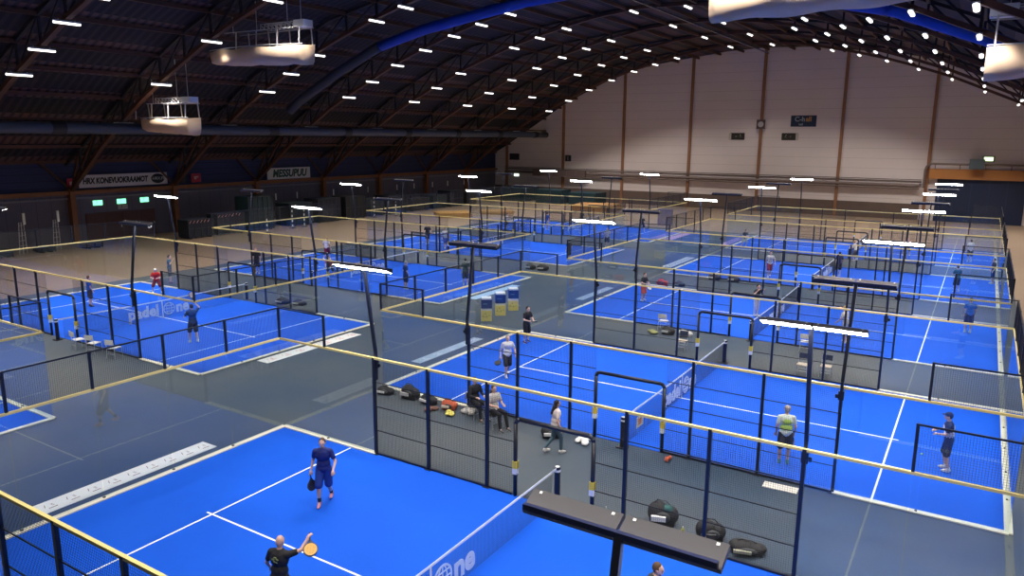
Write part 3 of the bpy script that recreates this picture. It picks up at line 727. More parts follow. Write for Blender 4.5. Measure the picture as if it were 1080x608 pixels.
chair((13.13, 25.25), PI, 'cream-seated chair with dark backrest, first of the pair under floodlight')
chair((13.98, 25.50), PI, 'cream-seated chair with dark backrest, second of the pair under floodlight')
chair((7.80, 26.0), PI, 'pale chair with dark backrest beside the third doorway frame')
chair((5.75, 29.1), 0.1, 'white chair against the near mesh of the third court', WHITEP, WHITEP)
chair((12.5, 29.0), 0.1, 'white chair behind the bright front floodlight, against the mesh', WHITEP, WHITEP)
chair((-13.55, 11.35), 0.3, 'white chair with upright back at the second court, nearer the doorway', WHITEP, WHITEP)
chair((-12.1, 11.40), 0.3, 'white chair at the second court mesh, nearer the aisle', WHITEP, WHITEP)
chair((-14.7, 11.30), -0.1, 'white round-backed chair between two others at the second court mesh', WHITEP, WHITEP)
ca = chair((4.75, 14.1), -1.9, 'metal-framed chair holding the seated person in black', mat('chair_black', (0.03,0.03,0.035), .6), MATS['chair_black'])
cb = chair((5.75, 13.75), -1.9, 'metal-framed chair holding the brown-haired seated person', MATS['chair_black'], MATS['chair_black'])
person((4.75, 14.1), (0.94, -0.33), 'person in a black top sitting on a chair beside the mesh', 'sit', BK, BK, (0.1,0.1,0.1), 'brown', 1.78, True, long_pants=True, long_sleeve=True, zoff=0.012)
person((5.75, 13.75), (0.94, -0.33), 'seated person with long brown hair and black trousers, white top', 'sit', (0.6,0.58,0.55), BK, (0.1,0.1,0.12), 'brown', 1.78, True, long_pants=True, longhair=True, zoff=0.012)

# ------------------------------------------------------------------ bags and loose things
def bag(loc, rz, label, size=(.72, .30, .34), col=(0.015, 0.016, 0.02), trim=(0.6, 0.62, 0.64), trim2=None, name='racket_bag', group='sports bags on the carpet'):
    L_, W_, H_ = size
    t = thing(name, label, 'bag', (loc[0], loc[1], 0.009), rz, group)
    bm = bmesh.new(); ball(bm, (-L_*.12, 0, H_*.5), (L_*.34, W_*.5, H_*.5), 3); ball(bm, (L_*.2, 0, H_*.42), (L_*.3, W_*.42, H_*.42), 3); box(bm, (-L_*.38, -W_*.36, 0.0), (L_*.38, W_*.36, H_*.55))
    remeshed('bag_body', bm, mat('bag_%d_%d_%d' % tuple(int(c*1000) for c in col), col, .7), t, .022, 3)
    bm = bmesh.new(); ball(bm, (0, -W_*.44, H_*.45), (L_*.26, W_*.14, H_*.26), 2); remeshed('pocket', bm, mat('bag_pocket', (0.04,0.045,0.05), .6), t, .02, 2)
    bm = bmesh.new(); tube(bm, [(-L_*.3, 0, H_*.85), (-L_*.15, -W_*.1, H_*1.12), (L_*.1, -W_*.1, H_*1.08), (L_*.25, 0, H_*.8)], .014, 6); obj('strap', bm, MATS['bag_pocket'], t)
    bm = bmesh.new(); box(bm, (-L_*.34, -W_*.66, H_*.34), (L_*.10, -W_*.50, H_*.56)); obj('trim_patch', bm, mat('bagtrim_%d_%d_%d' % tuple(int(c*1000) for c in trim), trim, .5), t)
    if trim2:
        bm = bmesh.new(); ball(bm, (L_*.12, -W_*.1, H_*.72), (L_*.2, W_*.26, H_*.2), 2); obj('colour_panel', bm, mat('bagtrim_%d_%d_%d' % tuple(int(c*1000) for c in trim2), trim2, .6), t, smooth=True)
    return t
bag((12.72, 10.75), 0.35, 'large dark racket bag with white and teal stripes at the front mesh', (.80, .50, .58), trim=(0.8,0.82,0.82), trim2=(0.01, 0.10, 0.10))
bag((13.95, 10.65), 0.5, 'black backpack slumped against the front mesh post', (.75, .5, .50), (0.014,0.014,0.016), (0.05,0.05,0.05), name='backpack')
bag((14.85, 10.55), 0.3, 'flat black bag lying behind the backpack by the front mesh', (.9, .46, .3), (0.014,0.014,0.016), (0.4,0.4,0.3))
bag((0.62, 14.25), 0.2, 'small black bag with a white mark at the second court corner', (.72, .42, .30))
bag((1.72, 14.35), 0.1, 'tall black racket bag with grey straps beside the second court', (.80, .45, .52), trim=(0.5,0.5,0.5))
bag((2.62, 14.30), -0.1, 'black holdall with white lettering patch next to the grey-strapped bag', (.75, .40, .36), trim=(0.75,0.75,0.75))
bag((3.55, 14.25), 0.3, 'orange-red bag in the heap of clothes by the second court mesh', (.62, .42, .36), (0.55, 0.10, 0.04), (0.7,0.6,0.5))
bag((7.75, 14.0), 0.6, 'black bag behind the woman with long dark hair', (.70, .42, .40))
bag((1.55, 40.0), -0.2, 'red bag on the carpet before the fourth court', (.8, .5, .42), (0.6, 0.05, 0.04), (0.5,0.05,0.05))
bag((2.55, 40.4), -0.2, 'dark bag beside the red one before the fourth court', (.8, .5, .30))
bag((3.75, 43.9), 0.0, 'dark blue bag at the fourth court mesh, nearer the aisle', (.9, .5, .42), NV)
bag((5.05, 43.9), 0.0, 'dark blue bag at the fourth court mesh, nearer the net', (.9, .5, .42), NV)
bag((6.3, 28.3), 0.0, 'black bag with grey strap beside the white chair at the third court', (.7, .4, .42))
bag((7.1, 28.4), 0.2, 'white bag with a dark pocket beside the third doorway', (.8, .4, .32), (0.65,0.65,0.66), (0.05,0.08,0.15))
bag((-8.66, 40.4), 0.0, 'black bag at the fourth court mesh in the signboard row', (.85, .5, .42))
bag((-7.7, 40.5), 0.3, 'black bag by the aisle corner of the fourth signboard row court', (.95, .55, .42))
bag((-14.4, 22.6), 0.2, 'dark bag behind the second net of the signboard row', (.9, .5, .36))
bag((-13.4, 22.9), 0.2, 'dark blue bag lying past the second court mesh', (.9, .5, .30), NV)
def garment(loc, label, col, s=.3, name='jacket', kinds=None, seed=1):
    rnd = random.Random(seed); bm = bmesh.new()
    for i in range(7): ball(bm, (rnd.uniform(-s,s)*.7, rnd.uniform(-s,s)*.5, .04+rnd.random()*.05), (s*rnd.uniform(.35,.6), s*rnd.uniform(.25,.45), .05+rnd.random()*.04), 2)
    for v in bm.verts:
        if v.co.z < 0: v.co.z = 0
    o = remeshed(name, bm, mat('garment_%d_%d_%d' % tuple(int(c*1000) for c in col), col, .85), None, .018, 2); o.location = (loc[0], loc[1], .022); o.rotation_euler = (0,0,seed)
    return tag(o, label, 'clothing', 'clothes dropped on the carpet')
garment((3.95, 13.75), 'yellow garment crumpled in front of the orange bag', (0.65, 0.58, 0.12), .24, seed=2)
garment((4.35, 14.3), 'pale grey garment heaped beside the orange bag', (0.55, 0.52, 0.50), .3, seed=3)
garment((3.2, 13.72), 'brown garment lying at the foot of the orange bag', (0.18, 0.09, 0.07), .26, seed=4)
garment((8.75, 14.25), 'white towel flattened on the carpet at the second court edge', (0.8, 0.8, 0.8), .34, 'towel', seed=5)
garment((5.6, 28.0), 'olive garment under the white chair at the third court', (0.28, 0.30, 0.12), .35, seed=6)
garment((11.55, 14.3), 'small orange-red cloth on the carpet behind the front mesh', (0.60, 0.12, 0.06), .14, 'cloth', seed=8)
o = obj('ball', (lambda b: (ball(b, (0,0,.033), .033, 3), b)[1])(bmesh.new()), mat('ball_yellow', (0.62, 0.85, 0.30), .7), None, (17.86, 18.91, .025), smooth=True); tag(o, 'yellow-green padel ball on the blue turf of the second court', 'ball')
o = obj('towel', bms(((-.45,-.18,0),(.45,.18,.015))), mat('towel_white', (0.72,0.70,0.66), .9), None, (14.75, 14.35, .009), 0.05); tag(o, 'flat pale towel on the carpet below the lime bib player', 'towel')
def bottle(x_, y_, label, col):
    t = thing('water_bottle', label, 'bottle', (x_, y_, .009), 0, 'water bottles on the carpet')
    bm = bmesh.new(); bar(bm, (0,0,0), (0,0,.17), .07, .07, 12); cone(bm, (0,0,.17), (0,0,.21), .035, .014); obj('bottle_body', bm, mat('bt%d' % int(col[0]*100+col[2]*10), col, .2), t)
    bm = bmesh.new(); bar(bm, (0,0,.21), (0,0,.235), .03, .03, 10); obj('bottle_cap', bm, WHITE, t)
bottle(11.38, 10.35, 'pale water bottle at the foot of the front doorway frame', (0.25, 0.40, 0.42))
bottle(13.35, 10.45, 'yellow drink bottle beside the striped racket bag', (0.6, 0.6, 0.1))

# ------------------------------------------------------------------ recycling bins
BCOL = mat('bin_cream', (0.72, 0.68, 0.48), .6); BYEL = mat('bin_yellow', (0.80, 0.66, 0.16), .6)
for i, (bx, by) in enumerate(((-2.67, 25.79), (-2.75, 27.25), (-2.80, 28.63))):
    t = thing('recycling_bin', f'navy and yellow cardboard recycling bin, {["closest to the balcony", "middle one of the three", "farthest down the aisle"][i]}', 'recycling bin', (bx, by, .009), 0.63, 'recycling bins in the aisle')
    lo = obj('lower_box', bms(((-.27, -.27, 0), (.27, .27, .56))), BYEL, t)
    obj('white_collar', bms(((-.25, -.25, .56), (.25, .25, .68))), WHITE, t)
    up_ = obj('navy_sleeve', bms(((-.28, -.28, .68), (.28, .28, 1.14))), mat('bin_navy', (0.01, 0.03, 0.18), .5), t)
    obj('white_top', bms(((-.25, -.25, 1.14), (.25, .25, 1.22))), WHITE, t)
    bm = bmesh.new()
    for a in range(3):
        a0, a1 = PI/2+a*2*PI/3+.25, PI/2+(a+1)*2*PI/3-.25
        p, q = V((-.08+.11*math.cos(a0), -.276, .3+.11*math.sin(a0))), V((-.08+.11*math.cos(a1), -.276, .3+.11*math.sin(a1)))
        bar(bm, p, q, .03, .008)
        d = (q-p).normalized(); n_ = V((-d.z, 0, d.x)); v = [bm.verts.new(c) for c in (q+n_*.035, q-n_*.035, q+d*.05)]; bm.faces.new(v)
    obj('recycling_mark', bm, mat('mark_dark', (0.08, 0.10, 0.05), .7), lo)
    bm = bmesh.new(); bar(bm, (.08, -.276, .31), (.13, -.276, .28), .03, .008); bar(bm, (.13, -.276, .28), (.2, -.276, .34), .03, .008); obj('tick_mark', bm, MATS['mark_dark'], lo)
    bm = bmesh.new(); bar(bm, (-.18, -.285, .92), (.04, -.285, .92), .05, .008); box(bm, (.281, -.16, .80), (.285, .12, 1.02)); obj('sleeve_print', bm, mat('bin_print', (0.25, 0.5, 0.75), .6), up_)

# ------------------------------------------------------------------ floor banners
def banner(x0, y0, y1, label, col=(0.80,0.80,0.80), ink=(0.25,0.12,0.12), w=.68, marks=9, words_=None):
    t = thing('floor_banner', label, 'banner', (x0, y0, .009), 0, 'printed banners on the floor behind the glass')
    L_ = y1-y0
    obj('sheet', bms(((-w/2, 0, 0), (w/2, L_, .012))), mat('banner_%d' % int(col[1]*1000), col, .5), t)
    bm = bmesh.new()
    for i in range(marks):
        y_ = L_*(i+.5)/marks; s_ = L_/marks
        bar(bm, (.02, y_-.1, .014), (-.14, y_-.04, .014), .02, .004); bar(bm, (.12, y_-.05, .014), (.12, y_+s_*.3, .014), .03, .004)
        for k_ in range(3): bar(bm, (-.1+k_*.05, y_+.08, .014), (-.1+k_*.05, y_+s_*.25, .014), .012, .004)
    obj('printed_pattern', bm, mat('banner_ink_%d' % int(ink[0]*1000), ink, .6), t)
banner(-.78, 2.72, 7.75, 'long white printed banner on the carpet beside the front court')
banner(-6.35, 14.4, 20.0, 'white banner with red print beside the second signboard row court', ink=(0.65, 0.12, 0.10), marks=7)
banner(-.95, 17.9, 22.6, 'pale banner with white script on the carpet beside the second court', (0.42,0.50,0.60), (0.85,0.85,0.9), .5, 5)
banner(-.95, 33.0, 37.4, 'pale banner on the carpet beside the third court', (0.40,0.50,0.62), (0.85,0.85,0.9), .5, 8)
banner(-.80, 46.9, 52.4, 'white banner on the carpet beside the fourth court', (0.79,0.79,0.80))
banner(-.80, 61.2, 66.6, 'purple banner on the carpet beside the last court', (0.45,0.25,0.55), (0.8,0.8,0.8), .8)
banner(-6.3, 29.6, 34.6, 'pale blue banner beside the third signboard row court', (0.35,0.55,0.75), (0.7,0.75,0.8), .6)
banner(-6.3, 61.8, 67.4, 'pink and white banner beside the last signboard row court', (0.62,0.35,0.48), (0.7,0.2,0.2), .9)

# ------------------------------------------------------------------ free-standing mesh barriers and cabinet in the aisle
t = thing('blue_cabinet', 'blue cabinet standing in the aisle past the last signboard row court', 'cabinet', (-10.9, 73.3, 0.0), 0)
obj('cabinet_body', bms(((-.75,-.35,.06),(.75,.35,1.75)), ((-.8,-.4,0),(.8,.4,.06))), mat('cabinet_blue', (0.03,0.06,0.22), .5), t); obj('cabinet_door', bms(((-.7,-.37,.12),(-.01,-.351,1.68))), MATS['cabinet_blue'], t); obj('cabinet_door', bms(((.01,-.37,.12),(.7,-.351,1.68))), MATS['cabinet_blue'], t)

# ------------------------------------------------------------------ signboard wall
sx = XL + 0.46
def sign(name, label, y0, y1, z0, z1, col, x_=sx, emit=None, cat='sign', group=None):
    t = thing(name, label, cat, (x_, (y0+y1)/2, (z0+z1)/2), 0, group)
    w_, h_ = y1-y0, z1-z0
    m = mat(f'{name}_{int(col[0]*100)}_{int(col[1]*100)}', col, .5, emit=emit, strength=1.5 if emit else 0)
    obj('board', bms(((-.03, -w_/2, -h_/2), (0.0, w_/2, h_/2))), m, t)
    return t
INK = mat('sign_ink', (0.01,0.012,0.015), .6); SGREEN = mat('sign_green', (0.01,0.07,0.055), .6); SRED = mat('sign_red', (0.55,0.02,0.03), .5)
t = sign('banner_sign', 'long white banner lettered HRX KONEVUOKRAAMOT with a black oval logo', 29.9, 38.3, 4.75, 5.85, (0.62,0.62,0.66))
text('lettering', 'HRX KONEVUOKRAAMOT', 0.70, INK, t, (.012, -.85, 0), (PI/2,0,PI/2), offset=.035, shear=.15, xs=.72)
bm = bmesh.new(); bar(bm, (.0, 3.22, 0), (.02, 3.22, 0), 1.0, 1.0, 28); 
for v in bm.verts: v.co.y = 3.22 + (v.co.y-3.22)*1.5*.9; v.co.z *= .9
lg = obj('oval_logo', bm, INK, t); text('logo_lettering', 'HRX.FI', 0.40, mat('sign_pale', (0.7,0.7,0.7), .5), lg, (.03, 3.22, 0), (PI/2,0,PI/2), shear=.2)
t = sign('banner_sign', 'white sign lettered MESSUPUU in slanted dark green', 50.3, 56.5, 4.62, 5.85, (0.62,0.66,0.66))
text('lettering', 'MESSUPUU', 1.12, SGREEN, t, (.012, .05, -.02), (PI/2,0,PI/2), offset=.05, shear=.22, xs=.90)
for y0, y1, lab, arrow in ((28.9, 29.75, 'small red and white sign before the long white banner', False), (39.3, 40.3, 'dark square notice right after the long banner', None), (40.9, 42.0, 'red square sign with a pale mark past the long banner', True)):
    t = sign('square_sign', lab, y0, y1, 4.75, 5.6, (0.45,0.02,0.05) if arrow is not None else (0.04,0.035,0.04), cat='sign')
    if arrow is not None:
        bm = bmesh.new(); box(bm, (.001, -.22, .02), (.012, .24, .16)); box(bm, (.001, -.22, -.14), (.012, .02, .021)); obj('pale_mark', bm, mat('mark_pink', (.6,.4,.4), .6), t)
GL_ = (0.25, 1.0, 0.55)
def runner(bm, x_, y_, s):
    """running figure and arrow pictogram in the plane x=x_"""
    ball(bm, (x_, y_, .11*s), (.004, .03*s, .03*s), 1); bar(bm, (x_, y_, .07*s), (x_, y_-.03*s, -.03*s), .03*s, .006); bar(bm, (x_, y_-.03*s, -.03*s), (x_, y_+.05*s, -.1*s), .022*s, .006)
    bar(bm, (x_, y_-.03*s, -.03*s), (x_, y_-.1*s, -.08*s), .022*s, .006); bar(bm, (x_, y_-.07*s, .05*s), (x_, y_+.07*s, .03*s), .02*s, .006)
    bar(bm, (x_, y_+.14*s, 0), (x_, y_+.32*s, 0), .03*s, .006); bar(bm, (x_, y_+.32*s, 0), (x_, y_+.25*s, .06*s), .03*s, .006); bar(bm, (x_, y_+.32*s, 0), (x_, y_+.25*s, -.06*s), .03*s, .006)
for i, (y_, n_) in enumerate(((31.6, 'first from the brown pillar'), (33.8, 'middle one of three'), (36.05, 'third, beside the lit floodlight'))):
    t = sign('exit_sign', f'glowing green exit sign above the brown doors, {n_}', y_-.42, y_+.42, 3.12, 3.55, (0.2,0.8,0.45), XL+.06, GL_, 'exit sign', 'exit signs above the brown doors')
    bm = bmesh.new(); runner(bm, .006, -.08, 1.5); obj('running_figure', bm, WHITE, t)
    obj('housing', bms(((-.09,-.45,-.24),(-.031,.45,.24))), mat('sign_case', (0.4,0.45,0.42), .5), t)
t = sign('notice_sign', 'small black and white notice below the middle green exit sign', 33.45, 34.35, 2.62, 3.02, (0.5,0.5,0.5), XL+.04, cat='sign')
bm = bmesh.new(); runner(bm, .006, -.1, 1.4); obj('running_figure', bm, INK, t)
DBR = mat('door_brown', (0.10, 0.045, 0.05), .6)
t = struct('door_1', bms(((XL+.0, 30.4, 0.0), (XL+.08, 37.0, 2.45))), DBR)
for k_ in range(4): obj('door_panel', bms(((XL+.08, 30.5+k_*1.63, .05), (XL+.12, 32.05+k_*1.63, 2.38))), DBR, t)
for k_ in range(4): obj('door_handle', bms(((XL+.12, 31.9+k_*1.63-(.0), 1.0), (XL+.16, 31.96+k_*1.63, 1.25))), CHF, t)

# storage along the signboard wall
def striped_post(x_, y_, h_, label, group='striped posts by the signboard wall'):
    t = thing('striped_post', label, 'post', (x_, y_, 0.0), 0, group)
    bm = bmesh.new(); bar(bm, (0,0,0), (0,0,h_), .11, .11, 10); box(bm, (-.25,-.25,0), (.25,.25,.03)); obj('pole', bm, mat('post_dark', (0.03,0.035,0.06), .6), t)
    bm = bmesh.new()
    for k_ in range(int(h_/.5)): bar(bm, (0,0,.15+k_*.5), (0,0,.38+k_*.5), .125, .125, 10)
    obj('white_bands', bm, WHITE, t)
for i, (x_, y_, h_) in enumerate(((-40.5, 43.5, 1.9), (-41.5, 47.6, 2.3), (-41.5, 49.2, 2.3), (-42.0, 60.5, 2.7), (-41.0, 63.2, 2.4))):
    striped_post(x_, y_, h_, f'dark post with white bands, {ORD[i]} along the signboard wall storage')
def container(x_, y_, lx, ly, h_, label, col, stripes=False):
    t = thing('storage_crate', label, 'crate', (x_, y_, 0.0), 0, 'dark storage crates along the signboard wall')
    m = mat('crate_%d_%d' % (int(col[0]*1000), int(col[2]*1000)), col, .7)
    bx = [((-lx/2, -ly/2, .1), (lx/2, ly/2, h_))]
    obj('crate_body', bms(*bx), m, t)
    bm = bmesh.new(); n = max(2, int(ly/.6))
    for k_ in range(n+1):
        y__ = -ly/2+ly*k_/n; box(bm, (lx/2, y__-.04, .05), (lx/2+.05, y__+.04, h_+.02))
    for z_ in (.1, h_*.5, h_-.06): box(bm, (lx/2+.002, -ly/2, z_), (lx/2+.04, ly/2, z_+.08))
    obj('crate_ribs', bm, mat('crate_rib', (0.02,0.024,0.036), .6), t)
    for sy in (-1, 1): obj('crate_foot', bms(((-lx/2+.05, sy*(ly/2-.25)-.1, 0), (lx/2-.05, sy*(ly/2-.25)+.1, .1))), MATS['crate_rib'], t)
    if stripes:
        bm = bmesh.new(); k_ = -ly/2+.1
        while k_ < ly/2-.25: bar(bm, (lx/2+.03, k_, h_-.28), (lx/2+.03, k_+.2, h_-.03), .1, .02); k_ += .38
        obj('warning_stripes', bm, mat('stripe_red', (0.7,0.35,0.34), .6), t)
    return t
rnd = random.Random(5)
container(-43.3, 37.6, 1.6, 2.6, 1.7, 'dark crate with pale diagonal stripes, nearest the brown doors', (0.014,0.018,0.034), True)
container(-43.3, 40.9, 1.6, 3.0, 2.0, 'taller dark crate with red and white diagonal stripes', (0.012,0.015,0.03), True)
container(-43.6, 44.6, 2.0, 3.0, 3.4, 'tall dark teal covered stack below the wall beam', (0.006,0.024,0.03))
yy = 48.4
for k_ in range(9):
    ly = rnd.uniform(2.2, 3.6); h_ = rnd.uniform(1.5, 2.7); col = [(0.008,0.024,0.03), (0.007,0.010,0.022), (0.014,0.014,0.018)][k_ % 3]
    container(-43.8, yy+ly/2, 2.2, ly, h_, f'{["dark teal","near-black blue","charcoal"][k_%3]} crate, {ORD[k_]} past the tall covered stack', col)
    yy += ly+.9
for i, (x_, y_, ly, h_) in enumerate(((-41.0, 91.5, 4.2, 2.0), (-34.6, 90.5, 3.0, 2.0), (-29.8, 92.0, 3.6, 1.7))):
    container(x_, y_, 4.2, ly, h_, f'dark teal covered stack at the pale end wall, {ORD[i]} from the corner', (0.008,0.04,0.055))
# upright white lamp tubes / poles behind
for i, y_ in enumerate((50.0, 53.0, 58.6, 64.5, 70.0, 73.5, 77.5, 81.0, 85.0)):
    t = thing('white_marker_pole', f'thin pole with a white top, {ORD[i]} along the signboard wall', 'pole', (-46.6, y_, 0), 0, 'white-topped poles along the signboard wall')
    bm = bmesh.new(); bar(bm, (0,0,0), (0,0,2.5), .06, .06, 8); box(bm, (-.2,-.2,0), (.2,.2,.03)); obj('pole', bm, MATS['post_dark'], t)
    bm = bmesh.new(); bar(bm, (0,0,2.5), (0,0,3.2), .12, .12, 8); obj('white_top', bm, WHITE, t)
# ladder-like stands
for i, (x_, y_) in enumerate(((-45.5, 23.6), (-45.5, 26.2))):
    t = thing('folded_stand', f'folded metal stand with a white panel, {["farther from", "closer to"][i]} the brown doors', 'stand', (x_, y_, 0), .3, 'folded stands at the signboard wall')
    for sy in (-.35, 0.0, .35):
        bm = bmesh.new(); tube(bm, [(0, sy, 0), (.1, sy*.6, 2.5)], .028, 8); obj('leg', bm, CHF, t)
    bm = bmesh.new()
    for k_ in range(6): tube(bm, [(.016*k_+.01, -.33+.02*k_, .25+k_*.4), (.016*k_+.01, .33-.02*k_, .25+k_*.4)], .018, 6)
    obj('rungs', bm, CHF, t)
    bm = bmesh.new(); box(bm, (.08, .18, 2.3), (.16, .36, 3.2)); obj('white_panel', bm, WHITE, t)
# low clutter at the wall foot
for i, (x_, y_, s_, c_) in enumerate(((-45.0, 21.5, 1.0, (0.05,0.05,0.06)), (-44.5, 28.4, .8, (0.25,0.22,0.2)), (-45.2, 25.0, .7, (0.03,0.03,0.05)))):
    container(x_, y_, 1.2, 1.6*s_, .6*s_, ['low dark crate at the foot of the signboard wall, farthest from the doors', 'low brownish crate beside the brown pillar', 'low black crate between the folded stands'][i], c_)
# timber pile
OR = mat('timber_orange', (0.50, 0.27, 0.07), .7, noise=(0.38,0.20,0.07), scale=3)
def timber(x_, y_, n, m_, label, ry, L_=4.0):
    t = thing('timber_pile', label, 'timber pile', (x_, y_, 0), ry)
    for k_ in range(m_):
        bm = bmesh.new()
        for j in range(n): box(bm, (-L_/2+rnd.uniform(-.1,.1), -n*.16+j*.32, .02+k_*.2), (L_/2+rnd.uniform(-.1,.1), -n*.16+j*.32+.27, .18+k_*.2))
        obj('plank_layer', bm, OR, t, rz=rnd.uniform(-.04,.04))
timber(-35.0, 66.5, 9, 3, 'low pile of orange timber on the brown floor', .9)
timber(-33.0, 73.0, 10, 2, 'wide layer of paler timber behind the orange pile', .7, 4.0)
timber(-24.6, 84.5, 15, 4, 'stack of orange boards before the pale end wall', .2, 5.5)

# ------------------------------------------------------------------ pale end wall fittings
bw = YB - 0.001
def bsign(name, label, x0, x1, z0, z1, col, cat='sign', depth=.04, emit=None):
    t = thing(name, label, cat, ((x0+x1)/2, bw, (z0+z1)/2)); w_, h_ = x1-x0, z1-z0
    obj('board', bms(((-w_/2, -depth, -h_/2), (w_/2, 0, h_/2))), mat(f'{name}_{int(col[0]*1000)}_{int(col[2]*1000)}', col, .5, emit=emit, strength=1.5 if emit else 0), t); return t
t = bsign('hall_sign', 'dark navy sign reading C-halli high on the pale end wall', -3.35, -.25, 11.0, 12.4, (0.01,0.025,0.06))
text('lettering', 'C-h', .82, mat('sign_blue_grey', (0.35,0.42,0.5), .5), t, (-.45, -.045, .22), (PI/2,0,0), offset=.02)
text('lettering', 'all', .82, mat('sign_orange', (0.62,0.30,0.08), .5), t, (.62, -.045, .22), (PI/2,0,0), offset=.02)
text('small_lettering', 'hall', .36, MATS['sign_blue_grey'], t, (-.3, -.045, -.42), (PI/2,0,0), offset=.01)
def brunner(bm, s, dr):
    y_ = -.045
    cx_ = -dr*.42
    def P(a, b): return (cx_+dr*a*s, y_, b*s)
    ball(bm, P(.0, .28), (.07*s, .004, .07*s), 1)
    for a, b, w_ in (((-.02,.2),(-.06,-.05),.09), ((-.06,-.05),(.12,-.2),.06), ((-.06,-.05),(-.24,-.2),.06), ((-.2,.08),(.16,.1),.05), ((.35,0),(.85,0),.07), ((.85,0),(.68,.14),.07), ((.85,0),(.68,-.14),.07)):
        bar(bm, P(*a), P(*b), w_*s, .008)
for x0, x1, dr, lab in ((-11.05, -9.1, -1, 'black and white exit pictogram sign left of the framed post box'), (-4.35, -2.4, 1, 'black and white exit pictogram sign below the navy hall sign')):
    t = bsign('exit_pictogram', lab.replace('left of the framed post box', 'one bay away from the navy hall sign'), x0, x1, 9.3, 10.2, (0.03,0.028,0.02))
    bm = bmesh.new(); brunner(bm, .75, dr); obj('running_figure', bm, mat('picto_pale', (0.75,0.72,0.6), .5), t)
    s_ = 1 if dr > 0 else -1
    obj('pale_end', bms(((.78 if s_ > 0 else -1.12, -.042, -.42), (1.12 if s_ > 0 else -.78, -.001, .42))), mat('picto_end', (0.55,0.5,0.42), .5), t)
t = thing('framed_clock', 'dark square frame with a pale disc mounted on the central wall post', 'clock', (-7.0, YB-.32, 11.3)); obj('frame', bms(((-.55,-.1,-.6),(.55,0,.6))), mat('frame_dark', (0.10,0.06,0.06), .6), t)
bm = bmesh.new(); bar(bm, (0,-.12,0), (0,-.09,0), .72, .72, 24); obj('pale_disc', bm, mat('disc_pale', (0.5,0.46,0.45), .6), t)
bsign('small_sign', 'small dark sign with a white mark near the first wall post', -35.9, -34.9, 5.9, 6.8, (0.03,0.03,0.03)); 
bm = bmesh.new(); bar(bm, (-35.4, bw-.045, 6.05), (-35.4, bw-.045, 6.65), .3, .01); bpy.data.objects['small_sign'].name = 'small_sign'; obj('white_mark', bm, WHITE, bpy.data.objects['small_sign']).matrix_parent_inverse = Matrix.Translation((35.4, -bw, -6.35))
bsign('notice_sign', 'dark notice board in the corner beside the signboard wall', -45.9, -44.1, 5.9, 6.9, (0.03,0.025,0.03))
t = bsign('exit_sign', 'small lit sign near the corner with the signboard wall', -45.0, -44.1, 3.35, 3.75, (0.6,0.75,0.6), 'exit sign', .08, (0.8,1.0,0.8)); obj('housing', bms(((-.5,-.06,-.25),(.5,-.0,.25))), MATS['sign_case'], t)
t = bsign('exit_sign', 'small lit green exit sign above the orange beam', 18.2, 19.1, 7.15, 7.6, (0.6,0.8,0.5), 'exit sign', .08, (0.75,1.0,0.55)); obj('housing', bms(((-.6,-.06,-.32),(.6,-.0,.32))), mat('sign_case_dark', (0.12,0.14,0.10), .5), t)
# pipes / cable tray
PIPE = mat('wall_pipe', (0.20,0.15,0.14), .5)
for i, (z_, r_, x0, x1) in enumerate(((4.55,.12,-46.5,12.2), (4.1,.20,-46.5,11.9), (3.75,.09,-40.0,12.0), (4.8,.05,-46.5,12.2))):
    bm = bmesh.new(); tube(bm, [(x0, bw-.3-.06*i, z_), (x1, bw-.3-.06*i, z_)], r_, 10)
    for k_ in range(12): box(bm, (x0+2+k_*4.6, bw-.3-.06*i-.02, z_-.03), (x0+2.1+k_*4.6, bw+.005, z_+.03))
    tag(obj('wall_pipe', bm, PIPE, smooth=False), ['brown pipe along the pale end wall, second from the top', 'thickest brown pipe along the pale end wall', 'lowest thin pipe along the pale end wall', 'topmost thin conduit along the pale end wall'][i], 'pipe')
t = thing('ventilation_box', 'long brown box hung on the pipes near the signboard corner', 'duct', (-36.5, bw-.75, 3.6)); obj('box', bms(((-4.5,-.35,.0),(4.5,.2,.95))), mat('box_brown', (0.14,0.095,0.09), .6), t); obj('box_seams', bms(*[((-4.5+k_*1.5-.03,-.37,-.01),(-4.5+k_*1.5+.03,.2,.96)) for k_ in range(1,6)]), PIPE, t)
# sliding door bay
struct('door_2', bms(((13.8, bw-.15, 0), (22.6, bw, 5.0))), mat('door_navy', (0.012,0.022,0.065), .55))
for k_ in range(1, 5): obj('door_seam', bms(((13.8+k_*1.76-.03, bw-.17, 0.02), (13.8+k_*1.76+.03, bw-.15, 4.98))), mat('seam_navy', (0.02,0.035,0.09), .5), bpy.data.objects['door_2'])
struct('lintel_beam', bms(((12.9, bw-.5, 5.0), (23.6, bw, 6.15))), mat('orange_wood', (0.55,0.24,0.07), .55, noise=(0.42,0.17,0.05), scale=.7))
bm = bmesh.new(); tube(bm, [(12.45, bw-.6, 3.9), (12.45, bw-.6, 6.0), (12.6, bw-.6, 6.5), (13.1, bw-.6, 6.72), (24.0, bw-.6, 6.72)], .13, 10)
for k_ in range(5): box(bm, (13.4+k_*2.5, bw-.62, 6.15), (13.5+k_*2.5, bw-.58, 6.72))
box(bm, (12.4, bw-.6, 5.2), (12.5, bw, 5.3)); tag(obj('bent_pipe', bm, PIPE), 'brown pipe bending up over the orange door beam', 'pipe')
